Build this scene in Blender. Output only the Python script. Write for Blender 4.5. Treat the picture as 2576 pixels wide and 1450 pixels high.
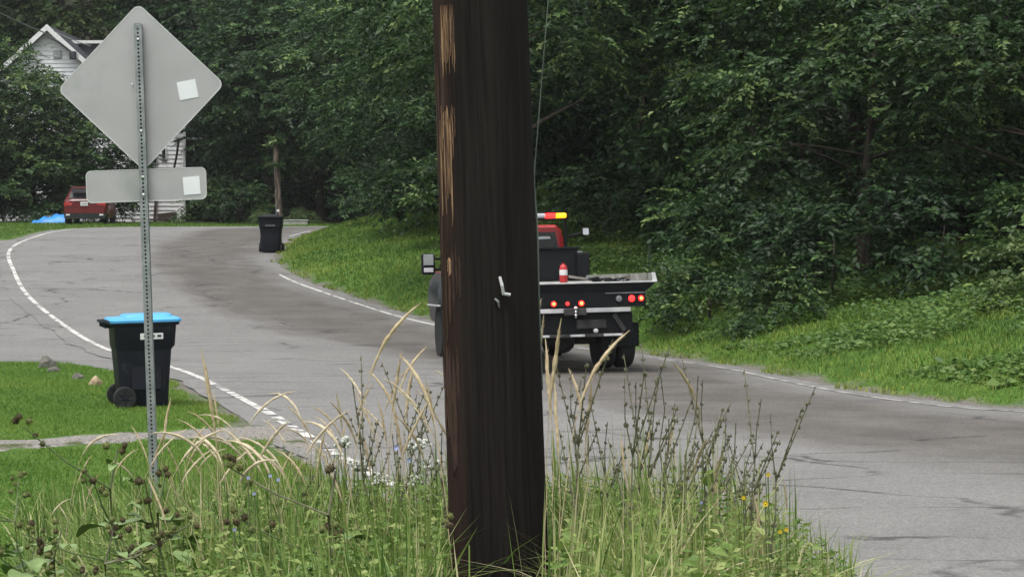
import bpy, bmesh, math, random
import numpy as np
from mathutils import Vector, Matrix, Euler

R = math.radians
# ------------------------------------------------------------------ camera, sky, sun, exposure
for o in list(bpy.data.objects):
    bpy.data.objects.remove(o, do_unlink=True)
SC = bpy.context.scene
COL = SC.collection
F, CX, HY, CAMZ = 5500.0, 1288.0, 560.0, 3.19      # focal length, principal column, horizon row (2576 wide picture), eye height

cam = bpy.data.cameras.new('camera')
camo = bpy.data.objects.new('camera', cam)
COL.objects.link(camo)
camo.location = (0, 0, CAMZ)
camo.rotation_euler = (R(90), 0, 0)
cam.sensor_width = 36.0
cam.lens = F / 2576.0 * 36.0
cam.shift_y = -(725.0 - HY) / 2576.0
cam.clip_start = 0.1
cam.clip_end = 3000
SC.camera = camo

SUN_EL, SUN_AZ = 70.0, 215.0        # degrees; azimuth clockwise from +Y
wd = bpy.data.worlds.new('World')
SC.world = wd
wd.use_nodes = True
nt = wd.node_tree
sky = nt.nodes.new('ShaderNodeTexSky')
sky.sky_type = 'NISHITA'
sky.sun_disc = False
sky.sun_elevation = R(SUN_EL)
sky.sun_rotation = R(SUN_AZ)
sky.air_density = 1.0
sky.dust_density = 3.0
hs = nt.nodes.new('ShaderNodeHueSaturation')
hs.inputs['Saturation'].default_value = 0.22
nt.links.new(sky.outputs[0], hs.inputs['Color'])
bg = nt.nodes['Background']
nt.links.new(hs.outputs[0], bg.inputs['Color'])
bg.inputs['Strength'].default_value = 0.15

sl = bpy.data.lights.new('sun', 'SUN')
sl.energy = 1.3
sl.angle = R(25)
sl.color = (1.0, 0.97, 0.92)
so = bpy.data.objects.new('sun', sl)
COL.objects.link(so)
sd = Vector((math.sin(R(SUN_AZ)) * math.cos(R(SUN_EL)), math.cos(R(SUN_AZ)) * math.cos(R(SUN_EL)), math.sin(R(SUN_EL))))
so.rotation_euler = sd.to_track_quat('Z', 'Y').to_euler()
so.location = (0, 0, 60)

vs = SC.view_settings
vs.view_transform = 'Standard'
vs.look = 'None'
vs.gamma = 1.0
vs.use_curve_mapping = False
vs.exposure = 0.8
SC.render.engine = 'CYCLES'
cy = SC.cycles
cy.max_bounces = 4
cy.volume_bounces = 0
cy.use_adaptive_sampling = True
cy.adaptive_threshold = 0.015
cy.diffuse_bounces = 2
cy.glossy_bounces = 2
cy.transmission_bounces = 4
cy.caustics_reflective = False
cy.caustics_refractive = False

# ------------------------------------------------------------------ materials
MATS = {}


def N(t, typ, **kw):
    n = t.nodes.new(typ)
    for k, v in kw.items():
        setattr(n, k, v)
    return n


def mat(name, c1, c2=None, rough=0.7, scale=8.0, spec=0.4, metal=0.0, bump=0.0, bscale=None, stretch=(1, 1, 1), emit=None, estr=0.0, coat=0.0,
        detail=6.0, contrast=(0.35, 0.65), spot=None):
    """noise-mixed principled material in object coordinates"""
    if name in MATS:
        return MATS[name]
    m = bpy.data.materials.new(name)
    m.use_nodes = True
    t = m.node_tree
    b = t.nodes['Principled BSDF']
    b.inputs['Roughness'].default_value = rough
    b.inputs['Metallic'].default_value = metal
    b.inputs['Specular IOR Level'].default_value = spec
    b.inputs['Coat Weight'].default_value = coat
    if emit:
        b.inputs['Emission Color'].default_value = (*emit, 1)
        b.inputs['Emission Strength'].default_value = estr
    tc = N(t, 'ShaderNodeTexCoord')
    mp = N(t, 'ShaderNodeMapping')
    mp.inputs['Scale'].default_value = stretch
    t.links.new(tc.outputs['Object'], mp.inputs[0])
    no = N(t, 'ShaderNodeTexNoise')
    no.inputs['Scale'].default_value = scale
    no.inputs['Detail'].default_value = detail
    t.links.new(mp.outputs[0], no.inputs['Vector'])
    if c2 is None:
        c2 = tuple(x * 0.8 for x in c1)
    cr = N(t, 'ShaderNodeValToRGB')
    cr.color_ramp.elements[0].position = contrast[0]
    cr.color_ramp.elements[1].position = contrast[1]
    cr.color_ramp.elements[0].color = (*c2, 1)
    cr.color_ramp.elements[1].color = (*c1, 1)
    t.links.new(no.outputs[0], cr.inputs[0])
    outc = cr.outputs[0]
    if spot:                                     # (colour, scale, threshold): stains with a shape of their own
        n2 = N(t, 'ShaderNodeTexNoise')
        n2.inputs['Scale'].default_value = spot[1]
        n2.inputs['Detail'].default_value = 8
        t.links.new(mp.outputs[0], n2.inputs['Vector'])
        r2 = N(t, 'ShaderNodeValToRGB')
        r2.color_ramp.elements[0].position = spot[2]
        r2.color_ramp.elements[1].position = min(1, spot[2] + 0.08)
        t.links.new(n2.outputs[0], r2.inputs[0])
        mx = N(t, 'ShaderNodeMix', data_type='RGBA')
        t.links.new(r2.outputs[0], mx.inputs['Factor'])
        t.links.new(outc, mx.inputs['A'])
        mx.inputs['B'].default_value = (*spot[0], 1)
        outc = mx.outputs['Result']
    t.links.new(outc, b.inputs['Base Color'])
    if bump:
        n3 = N(t, 'ShaderNodeTexNoise')
        n3.inputs['Scale'].default_value = bscale or scale * 4
        n3.inputs['Detail'].default_value = 5
        t.links.new(mp.outputs[0], n3.inputs['Vector'])
        bp = N(t, 'ShaderNodeBump')
        bp.inputs['Strength'].default_value = bump
        bp.inputs['Distance'].default_value = 0.02
        t.links.new(n3.outputs[0], bp.inputs['Height'])
        t.links.new(bp.outputs[0], b.inputs['Normal'])
    MATS[name] = m
    return m


def leaf_mat(name, ramp, rough=0.45, spec=0.4, trans=0.3, objvar=0.0):
    """foliage: colour ramp over the per-leaf 'tint' attribute, with light passing through"""
    m = bpy.data.materials.new(name)
    m.use_nodes = True
    t = m.node_tree
    b = t.nodes['Principled BSDF']
    out = t.nodes['Material Output']
    at = N(t, 'ShaderNodeAttribute', attribute_name='tint')
    cr = N(t, 'ShaderNodeValToRGB')
    els = cr.color_ramp.elements
    for i, (p, c) in enumerate(ramp):
        e = els[i] if i < 2 else els.new(p)
        e.position = p
        e.color = (*c, 1)
    fac = at.outputs['Fac']
    if objvar:
        oi = N(t, 'ShaderNodeObjectInfo')
        ma = N(t, 'ShaderNodeMath', operation='MULTIPLY_ADD')
        ma.inputs[1].default_value = objvar
        t.links.new(oi.outputs['Random'], ma.inputs[0])
        sb = N(t, 'ShaderNodeMath', operation='SUBTRACT')
        sb.inputs[1].default_value = objvar * 0.5
        t.links.new(fac, sb.inputs[0])
        t.links.new(sb.outputs[0], ma.inputs[2])
        fac = ma.outputs[0]
    t.links.new(fac, cr.inputs[0])
    t.links.new(cr.outputs[0], b.inputs['Base Color'])
    b.inputs['Roughness'].default_value = rough
    b.inputs['Specular IOR Level'].default_value = spec
    tr = N(t, 'ShaderNodeBsdfTranslucent')
    t.links.new(cr.outputs[0], tr.inputs['Color'])
    mx = N(t, 'ShaderNodeMixShader')
    mx.inputs[0].default_value = trans
    t.links.new(b.outputs[0], mx.inputs[1])
    t.links.new(tr.outputs[0], mx.inputs[2])
    t.links.new(mx.outputs[0], out.inputs['Surface'])
    MATS[name] = m
    return m


# ------------------------------------------------------------------ mesh helpers
def tag(o, label=None, cat=None, group=None, kind=None):
    if label:
        o['label'] = label
    if cat:
        o['category'] = cat
    if group:
        o['group'] = group
    if kind:
        o['kind'] = kind
    return o


def empty(name, loc=(0, 0, 0), rot=(0, 0, 0), parent=None):
    o = bpy.data.objects.new(name, None)
    o.empty_display_size = 0.2
    COL.objects.link(o)
    o.location = loc
    o.rotation_euler = rot
    if parent:
        o.parent = parent
    return o


def link_mesh(name, me, m=None, parent=None, loc=None, rot=None):
    o = bpy.data.objects.new(name, me)
    COL.objects.link(o)
    if m and not me.materials:
        me.materials.append(MATS[m] if isinstance(m, str) else m)
    if parent:
        o.parent = parent
    if loc is not None:
        o.location = loc
    if rot is not None:
        o.rotation_euler = rot
    return o


def np_mesh(name, verts, tris=None, quads=None, tint=None, attrs=None, smooth=False):
    me = bpy.data.meshes.new(name)
    verts = np.asarray(verts, dtype=np.float32)
    tris = np.zeros((0, 3), np.int32) if tris is None else np.asarray(tris, np.int32)
    quads = np.zeros((0, 4), np.int32) if quads is None else np.asarray(quads, np.int32)
    me.vertices.add(len(verts))
    me.vertices.foreach_set('co', verts.ravel())
    nl = tris.size + quads.size
    me.loops.add(nl)
    me.loops.foreach_set('vertex_index', np.concatenate([tris.ravel(), quads.ravel()]))
    npoly = len(tris) + len(quads)
    me.polygons.add(npoly)
    st = np.concatenate([np.arange(len(tris)) * 3, len(tris) * 3 + np.arange(len(quads)) * 4]).astype(np.int32)
    me.polygons.foreach_set('loop_start', st)
    if smooth:
        me.polygons.foreach_set('use_smooth', np.ones(npoly, bool))
    for nm, arr in ([('tint', tint)] if tint is not None else []) + list((attrs or {}).items()):
        a = me.attributes.new(nm, 'FLOAT', 'POINT')
        a.data.foreach_set('value', np.asarray(arr, np.float32))
    me.update(calc_edges=True)
    return me


class B:
    """bmesh collector: shapes in, ONE mesh object out"""

    def __init__(s):
        s.bm = bmesh.new()

    def box(s, c, d, bev=0.0, rot=None, taper=None, seg=2):
        r = bmesh.ops.create_cube(s.bm, size=1.0)
        vs_ = r['verts']
        for v in vs_:
            k = 1.0
            x, y, z = v.co
            if taper and z > 0:
                x *= taper[0]
                y *= taper[1]
            v.co = Vector((x * d[0], y * d[1], z * d[2]))
        if bev:
            es = list({e for v in vs_ for e in v.link_edges})
            rb = bmesh.ops.bevel(s.bm, geom=es, offset=bev, segments=seg, affect='EDGES', profile=0.5)
            vs_ = list({v for f in rb['faces'] for v in f.verts} | {v for v in vs_ if v.is_valid})
        M = Matrix.Translation(Vector(c))
        if rot:
            M = M @ Euler(rot).to_matrix().to_4x4()
        bmesh.ops.transform(s.bm, matrix=M, verts=vs_)
        return s

    def tube(s, pts, rad, n=8, cap=True):
        pts = [Vector(p) for p in pts]
        if not hasattr(rad, '__len__'):
            rad = [rad] * len(pts)
        rings = []
        up = Vector((0.0123, 0.0321, 1)).normalized()
        for i, p in enumerate(pts):
            a = pts[max(i - 1, 0)]
            b = pts[min(i + 1, len(pts) - 1)]
            d = (b - a).normalized()
            u = d.cross(up)
            if u.length < 0.05:
                u = d.cross(Vector((0, 1, 0)))
            u.normalize()
            w = d.cross(u).normalized()
            rings.append([s.bm.verts.new(p + (u * math.cos(2 * math.pi * k / n) + w * math.sin(2 * math.pi * k / n)) * rad[i]) for k in range(n)])
        for i in range(len(rings) - 1):
            for k in range(n):
                s.bm.faces.new((rings[i][k], rings[i][(k + 1) % n], rings[i + 1][(k + 1) % n], rings[i + 1][k]))
        if cap:
            s.bm.faces.new(rings[0][::-1])
            s.bm.faces.new(rings[-1])
        return s

    def lathe(s, prof, c, axis=(0, 0, 1), n=24):
        """prof: list of (radius, height) along axis"""
        ax = Vector(axis).normalized()
        u = ax.orthogonal().normalized()
        w = ax.cross(u)
        c = Vector(c)
        rings = []
        for r_, h in prof:
            r_ = max(r_, 1e-4)
            rings.append([s.bm.verts.new(c + ax * h + (u * math.cos(2 * math.pi * k / n) + w * math.sin(2 * math.pi * k / n)) * r_) for k in range(n)])
        for i in range(len(rings) - 1):
            for k in range(n):
                s.bm.faces.new((rings[i][k], rings[i][(k + 1) % n], rings[i + 1][(k + 1) % n], rings[i + 1][k]))
        s.bm.faces.new(rings[0][::-1])
        s.bm.faces.new(rings[-1])
        return s

    def loft(s, secs, cap=True, close=True):
        rings = [[s.bm.verts.new(Vector(p)) for p in sec] for sec in secs]
        n = len(rings[0])
        for i in range(len(rings) - 1):
            for k in range(n if close else n - 1):
                s.bm.faces.new((rings[i][k], rings[i][(k + 1) % n], rings[i + 1][(k + 1) % n], rings[i + 1][k]))
        if cap:
            s.bm.faces.new(rings[0][::-1])
            s.bm.faces.new(rings[-1])
        return s

    def poly(s, pts):
        s.bm.faces.new([s.bm.verts.new(Vector(p)) for p in pts])
        return s

    def prism(s, pts, off):
        """closed outline pts extruded by off"""
        off = Vector(off)
        return s.loft([[Vector(p) for p in pts], [Vector(p) + off for p in pts]])

    def sphere(s, c, r, sub=2, scale=(1, 1, 1), jitter=0.0, seed=0):
        rr = bmesh.ops.create_icosphere(s.bm, subdivisions=sub, radius=r)
        rg = random.Random(seed)
        for v in rr['verts']:
            k = 1 + rg.uniform(-jitter, jitter)
            v.co = Vector((v.co.x * scale[0] * k, v.co.y * scale[1] * k, v.co.z * scale[2] * k)) + Vector(c)
        return s

    def build(s, name, m, parent=None, smooth=False, loc=None, rot=None, angle=40):
        bmesh.ops.recalc_face_normals(s.bm, faces=s.bm.faces)
        me = bpy.data.meshes.new(name)
        if smooth:
            for f in s.bm.faces:
                f.smooth = True
            for e in s.bm.edges:
                if len(e.link_faces) == 2 and e.calc_face_angle(0) > R(angle):
                    e.smooth = False
        s.bm.to_mesh(me)
        s.bm.free()
        return link_mesh(name, me, m, parent, loc, rot)


def copy_tree(o, parent=None):
    c = o.copy()
    COL.objects.link(c)
    c.parent = parent
    for ch in o.children:
        copy_tree(ch, c)
    return c


def rrect(hx, hy, r, z, n=4, cx=0.0, cy=0.0):
    """rounded rectangle section"""
    out = []
    for (sx, sy, a0) in ((1, 1, 0), (-1, 1, 90), (-1, -1, 180), (1, -1, 270)):
        for k in range(n + 1):
            a = R(a0 + 90.0 * k / n)
            out.append((cx + sx * (hx - r) + r * math.cos(a), cy + sy * (hy - r) + r * math.sin(a), z))
    return out


def at(px, py, d):
    s = F / d
    return Vector(((px - CX) / s, d, CAMZ - (py - HY) / s))


# ------------------------------------------------------------------ terrain heights
PROF = np.array([(-600, .9), (0, .95), (20, .95), (28, .95), (33, .96), (38, .86), (42, .86), (47, 1.05), (51, 1.32), (55, 1.6), (60, 1.93), (65.5, 2.32),
                 (70, 2.56), (78, 2.85), (84, 2.97), (90, 3.02), (97, 3.03), (110, 3.03), (1500, 3.03)])


def prof(y):
    y = np.asarray(y, float)
    acc = 0
    for k in (-2.0, -1.0, 0, 1.0, 2.0):
        acc = acc + np.interp(y + k, PROF[:, 0], PROF[:, 1])
    return acc / 5


LE = np.array([(40, 6.5), (14, 7), (10, 7.3), (6, 8.3), (3.5, 10), (1.9, 11.8), (.6, 14), (-.5, 16.7), (-1.66, 20.9), (-3.35, 27.4), (-5.2, 33.7), (-7.4, 40),
               (-9.6, 46.5), (-11.8, 53), (-13.6, 59.5), (-15.0, 65), (-15.8, 70), (-16.5, 78), (-16.6, 84), (-15.7, 90), (-13, 94.5), (-8.5, 97.3),
               (-3, 98.5), (6, 99), (40, 99)], float)
RE = np.array([(40, 21.5), (30, 22), (16, 23), (10, 24.3), (6.1, 26), (4.85, 27.7), (3.96, 30.6), (3.1, 35), (1.9, 39), (.2, 43), (-1.95, 47), (-4.2, 52.5),
               (-5.95, 57.5), (-7.1, 63), (-7.5, 69), (-7.5, 75), (-7.1, 81), (-5.6, 86), (-2.5, 89), (2, 90.5), (10, 91), (40, 91)], float)


def smooth_line(P, n):
    """Catmull-Rom through P, resampled to n points by length"""
    out = []
    Q = np.vstack([2 * P[0] - P[1], P, 2 * P[-1] - P[-2]])
    for i in range(1, len(Q) - 2):
        p0, p1, p2, p3 = Q[i - 1], Q[i], Q[i + 1], Q[i + 2]
        for t in np.linspace(0, 1, 12, endpoint=False):
            out.append(0.5 * (2 * p1 + (p2 - p0) * t + (2 * p0 - 5 * p1 + 4 * p2 - p3) * t * t + (3 * p1 - p0 - 3 * p2 + p3) * t ** 3))
    out.append(P[-1])
    out = np.array(out)
    L = np.concatenate([[0], np.cumsum(np.linalg.norm(np.diff(out, axis=0), axis=1))])
    s = np.linspace(0, L[-1], n)
    return np.stack([np.interp(s, L, out[:, 0]), np.interp(s, L, out[:, 1])], 1)


NV = 220
LS, RS = smooth_line(LE, NV), smooth_line(RE, NV)
POLY = np.vstack([LS[::2], RS[::-2]])


def inside(x, y, P):
    x = np.asarray(x, float)
    y = np.asarray(y, float)
    c = np.zeros(x.shape, bool)
    for i in range(len(P)):
        x0, y0 = P[i]
        x1, y1 = P[i - 1]
        if y0 == y1:
            continue
        c ^= ((y0 > y) != (y1 > y)) & (x < (x1 - x0) * (y - y0) / (y1 - y0) + x0)
    return c


def pdist(x, y, P):
    x = np.asarray(x, float)
    y = np.asarray(y, float)
    best = np.full(x.shape, 1e9)
    for i in range(len(P) - 1):
        a, b = P[i], P[i + 1]
        d = b - a
        t = np.clip(((x - a[0]) * d[0] + (y - a[1]) * d[1]) / max(d @ d, 1e-9), 0, 1)
        best = np.minimum(best, np.hypot(x - a[0] - t * d[0], y - a[1] - t * d[1]))
    return best


def sstep(a, b, t):
    t = np.clip((np.asarray(t, float) - a) / (b - a), 0, 1)
    return t * t * (3 - 2 * t)


def dists(x, y):
    ins = inside(x, y, POLY)
    dl, dr = pdist(x, y, LS[::3]), pdist(x, y, RS[::3])
    left = (dl < dr) & ~ins
    right = ~left & ~ins
    return ins, np.where(left, dl, 0), np.where(right, dr, 0)


def wob(x, y, f, seed=0):
    return (np.sin(x * f + 1.3 * seed) * np.cos(y * f * 1.13 + seed * 2.1) + 0.5 * np.sin(x * f * 2.3 + y * f * 1.7 + seed)) / 1.5


def height(x, y):
    x = np.asarray(x, float)
    y = np.asarray(y, float)
    ins, dl, dr = dists(x, y)
    z = prof(y)
    z = z + 0.60 * sstep(0.5, 3.4, dl) * (1 - sstep(9.5, 18, y))
    z = z + 0.012 * np.clip(dl - .5, 0, 30)
    z = z + 0.75 * (1 - np.exp(-np.maximum(dr - .5, 0) / 2.6)) + 0.09 * np.clip(dr - .5, 0, 30) + 0.35 * np.clip(dr - 13, 0, 60)
    z = z + 0.45 * np.clip(y - 124, 0, 120) * (y > 0) + 0.22 * np.clip(-x - 32, 0, 120)
    rough = np.minimum(dl + dr, 3) / 3
    z = z + rough * (0.05 * wob(x, y, .9, 1) + 0.02 * wob(x, y, 2.6, 4))
    return z, ins, dl, dr


def gz(x, y):
    return float(height(np.array([x]), np.array([y]))[0][0])


# apron of old paving on the outside of the bend and the gravel path through the lawn
APRON = np.array([(-6.15, 33.0), (-7.0, 34.6), (-9.4, 35.8), (-14, 37.0), (-26, 37.5), (-32, 50), (-32, 66), (-24, 69.5), (-19, 70.5), (-16.7, 72.5), (-16.9, 79),
                  (-17.35, 85), (-16.0, 92), (-14, 91), (-14.5, 84), (-14, 70), (-12, 59), (-5, 38), (-3.6, 33)], float)
PATH = np.array([(-9, 20.6), (-6.2, 20.9), (-5.0, 21.1), (-4.1, 21.9), (-3.3, 22.7), (-2.55, 22.4), (-1.9, 20.6), (-1.2, 19), (-0.8, 20), (-2.2, 25), (-2.75, 25.6),
                 (-2.85, 24.2), (-3.4, 23.9), (-4.3, 23.2), (-5.3, 22.2), (-6.6, 21.9), (-9, 21.8)], float)


def axis_grid(lo, hi, step, ext):
    core = np.arange(lo, hi + 1e-6, step)
    a, b = [], []
    d, p = step, lo
    while p > -ext:
        d *= 1.35
        p -= d
        a.append(p)
    d, p = step, hi
    while p < ext:
        d *= 1.35
        p += d
        b.append(p)
    return np.concatenate([a[::-1], core, b])


def build_ground():
    xs = axis_grid(-34, 30, 0.5, 700)
    ys = axis_grid(2, 128, 0.5, 700)
    X, Y = np.meshgrid(xs, ys)
    z, ins, dl, dr = height(X.ravel(), Y.ravel())
    z = np.minimum(z, 45)
    ap = inside(X.ravel(), Y.ravel(), APRON)
    pa = inside(X.ravel(), Y.ravel(), PATH)
    dep = np.where(ins, np.minimum(pdist(X.ravel(), Y.ravel(), LS[::3]), pdist(X.ravel(), Y.ravel(), RS[::3])), -(dl + dr))
    z = z - 0.09 * sstep(-.25, .6, dep) - 0.012 * sstep(-.9, -.3, dep)
    dap = pdist(X.ravel(), Y.ravel(), np.vstack([APRON, APRON[:1]])) * np.where(ap, 1, -1)
    z = z - 0.05 * sstep(-.2, .9, dap) * ~ins
    nx, ny = len(xs), len(ys)
    i = np.arange((nx - 1) * (ny - 1))
    r, c = i // (nx - 1), i % (nx - 1)
    a = r * nx + c
    q = np.stack([a, a + 1, a + 1 + nx, a + nx], 1)
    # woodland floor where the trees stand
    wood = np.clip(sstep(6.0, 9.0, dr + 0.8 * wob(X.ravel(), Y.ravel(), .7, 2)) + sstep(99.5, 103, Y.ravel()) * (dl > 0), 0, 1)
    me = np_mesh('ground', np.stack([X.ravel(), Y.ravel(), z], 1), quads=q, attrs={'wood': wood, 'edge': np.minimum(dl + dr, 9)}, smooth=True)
    m = bpy.data.materials.new('ground')
    m.use_nodes = True
    t = m.node_tree
    b = t.nodes['Principled BSDF']
    b.inputs['Roughness'].default_value = .95
    b.inputs['Specular IOR Level'].default_value = .15
    tc = N(t, 'ShaderNodeTexCoord')
    n1 = N(t, 'ShaderNodeTexNoise')
    n1.inputs['Scale'].default_value = 1.3
    n1.inputs['Detail'].default_value = 10
    n2 = N(t, 'ShaderNodeTexNoise')
    n2.inputs['Scale'].default_value = 22
    n2.inputs['Detail'].default_value = 6
    for n in (n1, n2):
        t.links.new(tc.outputs['Object'], n.inputs['Vector'])
    c1 = N(t, 'ShaderNodeValToRGB')
    c1.color_ramp.elements[0].color = (.048, .110, .018, 1)
    c1.color_ramp.elements[1].color = (.095, .170, .03, 1)
    c1.color_ramp.elements[0].position, c1.color_ramp.elements[1].position = .35, .65
    t.links.new(n1.outputs[0], c1.inputs[0])
    c2 = N(t, 'ShaderNodeValToRGB')
    c2.color_ramp.elements[0].color = (.55, .55, .5, 1)
    c2.color_ramp.elements[1].color = (1.3, 1.3, 1.2, 1)
    c2.color_ramp.elements[0].position, c2.color_ramp.elements[1].position = .3, .7
    t.links.new(n2.outputs[0], c2.inputs[0])
    mu = N(t, 'ShaderNodeMix', data_type='RGBA', blend_type='MULTIPLY')
    mu.inputs['Factor'].default_value = 1
    t.links.new(c1.outputs[0], mu.inputs['A'])
    t.links.new(c2.outputs[0], mu.inputs['B'])
    # gravel shoulder beside the asphalt
    ae = N(t, 'ShaderNodeAttribute', attribute_name='edge')
    ad = N(t, 'ShaderNodeMath', operation='MULTIPLY_ADD')
    t.links.new(n1.outputs[0], ad.inputs[0])
    ad.inputs[1].default_value = -1.1
    t.links.new(ae.outputs['Fac'], ad.inputs[2])
    re = N(t, 'ShaderNodeMapRange')
    re.inputs['From Min'].default_value, re.inputs['From Max'].default_value = -.25, .08
    re.inputs['To Min'].default_value, re.inputs['To Max'].default_value = 1, 0
    t.links.new(ad.outputs[0], re.inputs['Value'])
    cg = N(t, 'ShaderNodeValToRGB')
    cg.color_ramp.elements[0].color = (.07, .06, .05, 1)
    cg.color_ramp.elements[1].color = (.24, .22, .20, 1)
    t.links.new(n2.outputs[0], cg.inputs[0])
    m1 = N(t, 'ShaderNodeMix', data_type='RGBA')
    t.links.new(re.outputs[0], m1.inputs['Factor'])
    t.links.new(mu.outputs['Result'], m1.inputs['A'])
    t.links.new(cg.outputs[0], m1.inputs['B'])
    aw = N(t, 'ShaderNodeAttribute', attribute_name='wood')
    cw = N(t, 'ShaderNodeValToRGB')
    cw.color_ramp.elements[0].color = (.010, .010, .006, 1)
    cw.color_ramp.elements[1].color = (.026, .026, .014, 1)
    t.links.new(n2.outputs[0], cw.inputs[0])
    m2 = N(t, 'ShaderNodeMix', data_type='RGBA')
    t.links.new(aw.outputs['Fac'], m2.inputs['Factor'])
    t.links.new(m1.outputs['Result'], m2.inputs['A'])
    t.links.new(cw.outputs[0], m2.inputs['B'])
    t.links.new(m2.outputs['Result'], b.inputs['Base Color'])
    bp = N(t, 'ShaderNodeBump')
    bp.inputs['Strength'].default_value = .7
    bp.inputs['Distance'].default_value = .05
    t.links.new(n2.outputs[0], bp.inputs['Height'])
    t.links.new(bp.outputs[0], b.inputs['Normal'])
    MATS['ground'] = m
    tag(link_mesh('ground', me, m), kind='structure', label='rolling grassy ground with woodland floor under the trees')


def road_mat():
    m = bpy.data.materials.new('asphalt')
    m.use_nodes = True
    t = m.node_tree
    b = t.nodes['Principled BSDF']
    b.inputs['Roughness'].default_value = .85
    b.inputs['Specular IOR Level'].default_value = .3
    tc = N(t, 'ShaderNodeTexCoord')

    def noise(s, d=6, vec=None, rough=.55):
        n = N(t, 'ShaderNodeTexNoise')
        n.inputs['Scale'].default_value = s
        n.inputs['Detail'].default_value = d
        n.inputs['Roughness'].default_value = rough
        t.links.new(vec or tc.outputs['Object'], n.inputs['Vector'])
        return n.outputs[0]

    def ramp(v, p0, c0, p1, c1):
        r = N(t, 'ShaderNodeValToRGB')
        r.color_ramp.elements[0].position, r.color_ramp.elements[1].position = p0, p1
        r.color_ramp.elements[0].color = (*c0, 1) if len(c0) == 3 else c0
        r.color_ramp.elements[1].color = (*c1, 1) if len(c1) == 3 else c1
        t.links.new(v, r.inputs[0])
        return r.outputs[0]

    def mix(f, a, bb, blend='MIX'):
        x = N(t, 'ShaderNodeMix', data_type='RGBA', blend_type=blend)
        if isinstance(f, (int, float)):
            x.inputs['Factor'].default_value = f
        else:
            t.links.new(f, x.inputs['Factor'])
        for k, v in (('A', a), ('B', bb)):
            if isinstance(v, tuple):
                x.inputs[k].default_value = (*v, 1)
            else:
                t.links.new(v, x.inputs[k])
        return x.outputs['Result']

    def math_(op, a, bb, c=None):
        x = N(t, 'ShaderNodeMath', operation=op)
        for i, v in enumerate((a, bb, c)):
            if v is None:
                continue
            if isinstance(v, (int, float)):
                x.inputs[i].default_value = v
            else:
                t.links.new(v, x.inputs[i])
        return x.outputs[0]

    au = N(t, 'ShaderNodeAttribute', attribute_name='u').outputs['Fac']
    av = N(t, 'ShaderNodeAttribute', attribute_name='v').outputs['Fac']
    base = ramp(noise(.5, 8), .3, (.165, .161, .153), .7, (.205, .200, .190))
    # worn, oil-browned lane that the truck drives in
    cv = N(t, 'ShaderNodeCombineXYZ')
    t.links.new(math_('MULTIPLY', au, 9.0), cv.inputs[0])
    t.links.new(math_('MULTIPLY', av, .12), cv.inputs[1])
    stre = noise(1.0, 6, cv.outputs[0])
    uu = math_('ADD', au, math_('MULTIPLY', math_('SUBTRACT', noise(.35, 5), .5), .30))
    uu = math_('ADD', uu, math_('MULTIPLY', math_('SUBTRACT', stre, .5), .25))
    up_ = ramp(uu, .50, (0, 0, 0), .62, (1, 1, 1))
    dn_ = ramp(uu, .86, (1, 1, 1), .97, (0, 0, 0))
    band = math_('MULTIPLY', up_, dn_)
    brown = ramp(noise(.9, 8), .35, (.074, .066, .058), .7, (.130, .116, .102))
    col = mix(math_('MULTIPLY', band, .85), base, brown)
    # patches and tar
    pat = ramp(noise(.8, 9, rough=.75), .57, (0, 0, 0), .70, (.6, .6, .6))
    col = mix(pat, col, (.085, .082, .085))
    # cracks: stretched cell edges, broken up
    mp = N(t, 'ShaderNodeMapping')
    mp.inputs['Scale'].default_value = (.42, .9, .5)
    t.links.new(tc.outputs['Object'], mp.inputs[0])
    dv = N(t, 'ShaderNodeVectorMath', operation='ADD')
    sc_ = N(t, 'ShaderNodeVectorMath', operation='SCALE')
    nn = N(t, 'ShaderNodeTexNoise')
    nn.inputs['Scale'].default_value = 1.6
    nn.inputs['Detail'].default_value = 5
    t.links.new(mp.outputs[0], nn.inputs['Vector'])
    t.links.new(nn.outputs['Color'], sc_.inputs[0])
    sc_.inputs['Scale'].default_value = .55
    t.links.new(mp.outputs[0], dv.inputs[0])
    t.links.new(sc_.outputs[0], dv.inputs[1])
    vo = N(t, 'ShaderNodeTexVoronoi', feature='DISTANCE_TO_EDGE')
    vo.inputs['Scale'].default_value = .75
    t.links.new(dv.outputs[0], vo.inputs['Vector'])
    cr = ramp(vo.outputs['Distance'], .006, (1, 1, 1), .022, (0, 0, 0))
    brk = ramp(noise(.6, 4), .46, (0, 0, 0), .56, (1, 1, 1))
    crk = math_('MULTIPLY', cr, brk)
    col = mix(math_('MULTIPLY', crk, .8), col, (.035, .034, .036))
    # aggregate
    sp = ramp(noise(38, 4, rough=.7), .32, (.62, .62, .62), .68, (1.35, 1.35, 1.35))
    col = mix(1.0, col, sp, 'MULTIPLY')
    sp2 = ramp(noise(14, 5), .3, (.86, .86, .86), .7, (1.12, 1.12, 1.12))
    col = mix(1.0, col, sp2, 'MULTIPLY')
    t.links.new(col, b.inputs['Base Color'])
    bp = N(t, 'ShaderNodeBump')
    bp.inputs['Strength'].default_value = .5
    bp.inputs['Distance'].default_value = .01
    t.links.new(noise(70, 3), bp.inputs['Height'])
    t.links.new(bp.outputs[0], b.inputs['Normal'])
    MATS['asphalt'] = m
    return m


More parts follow.
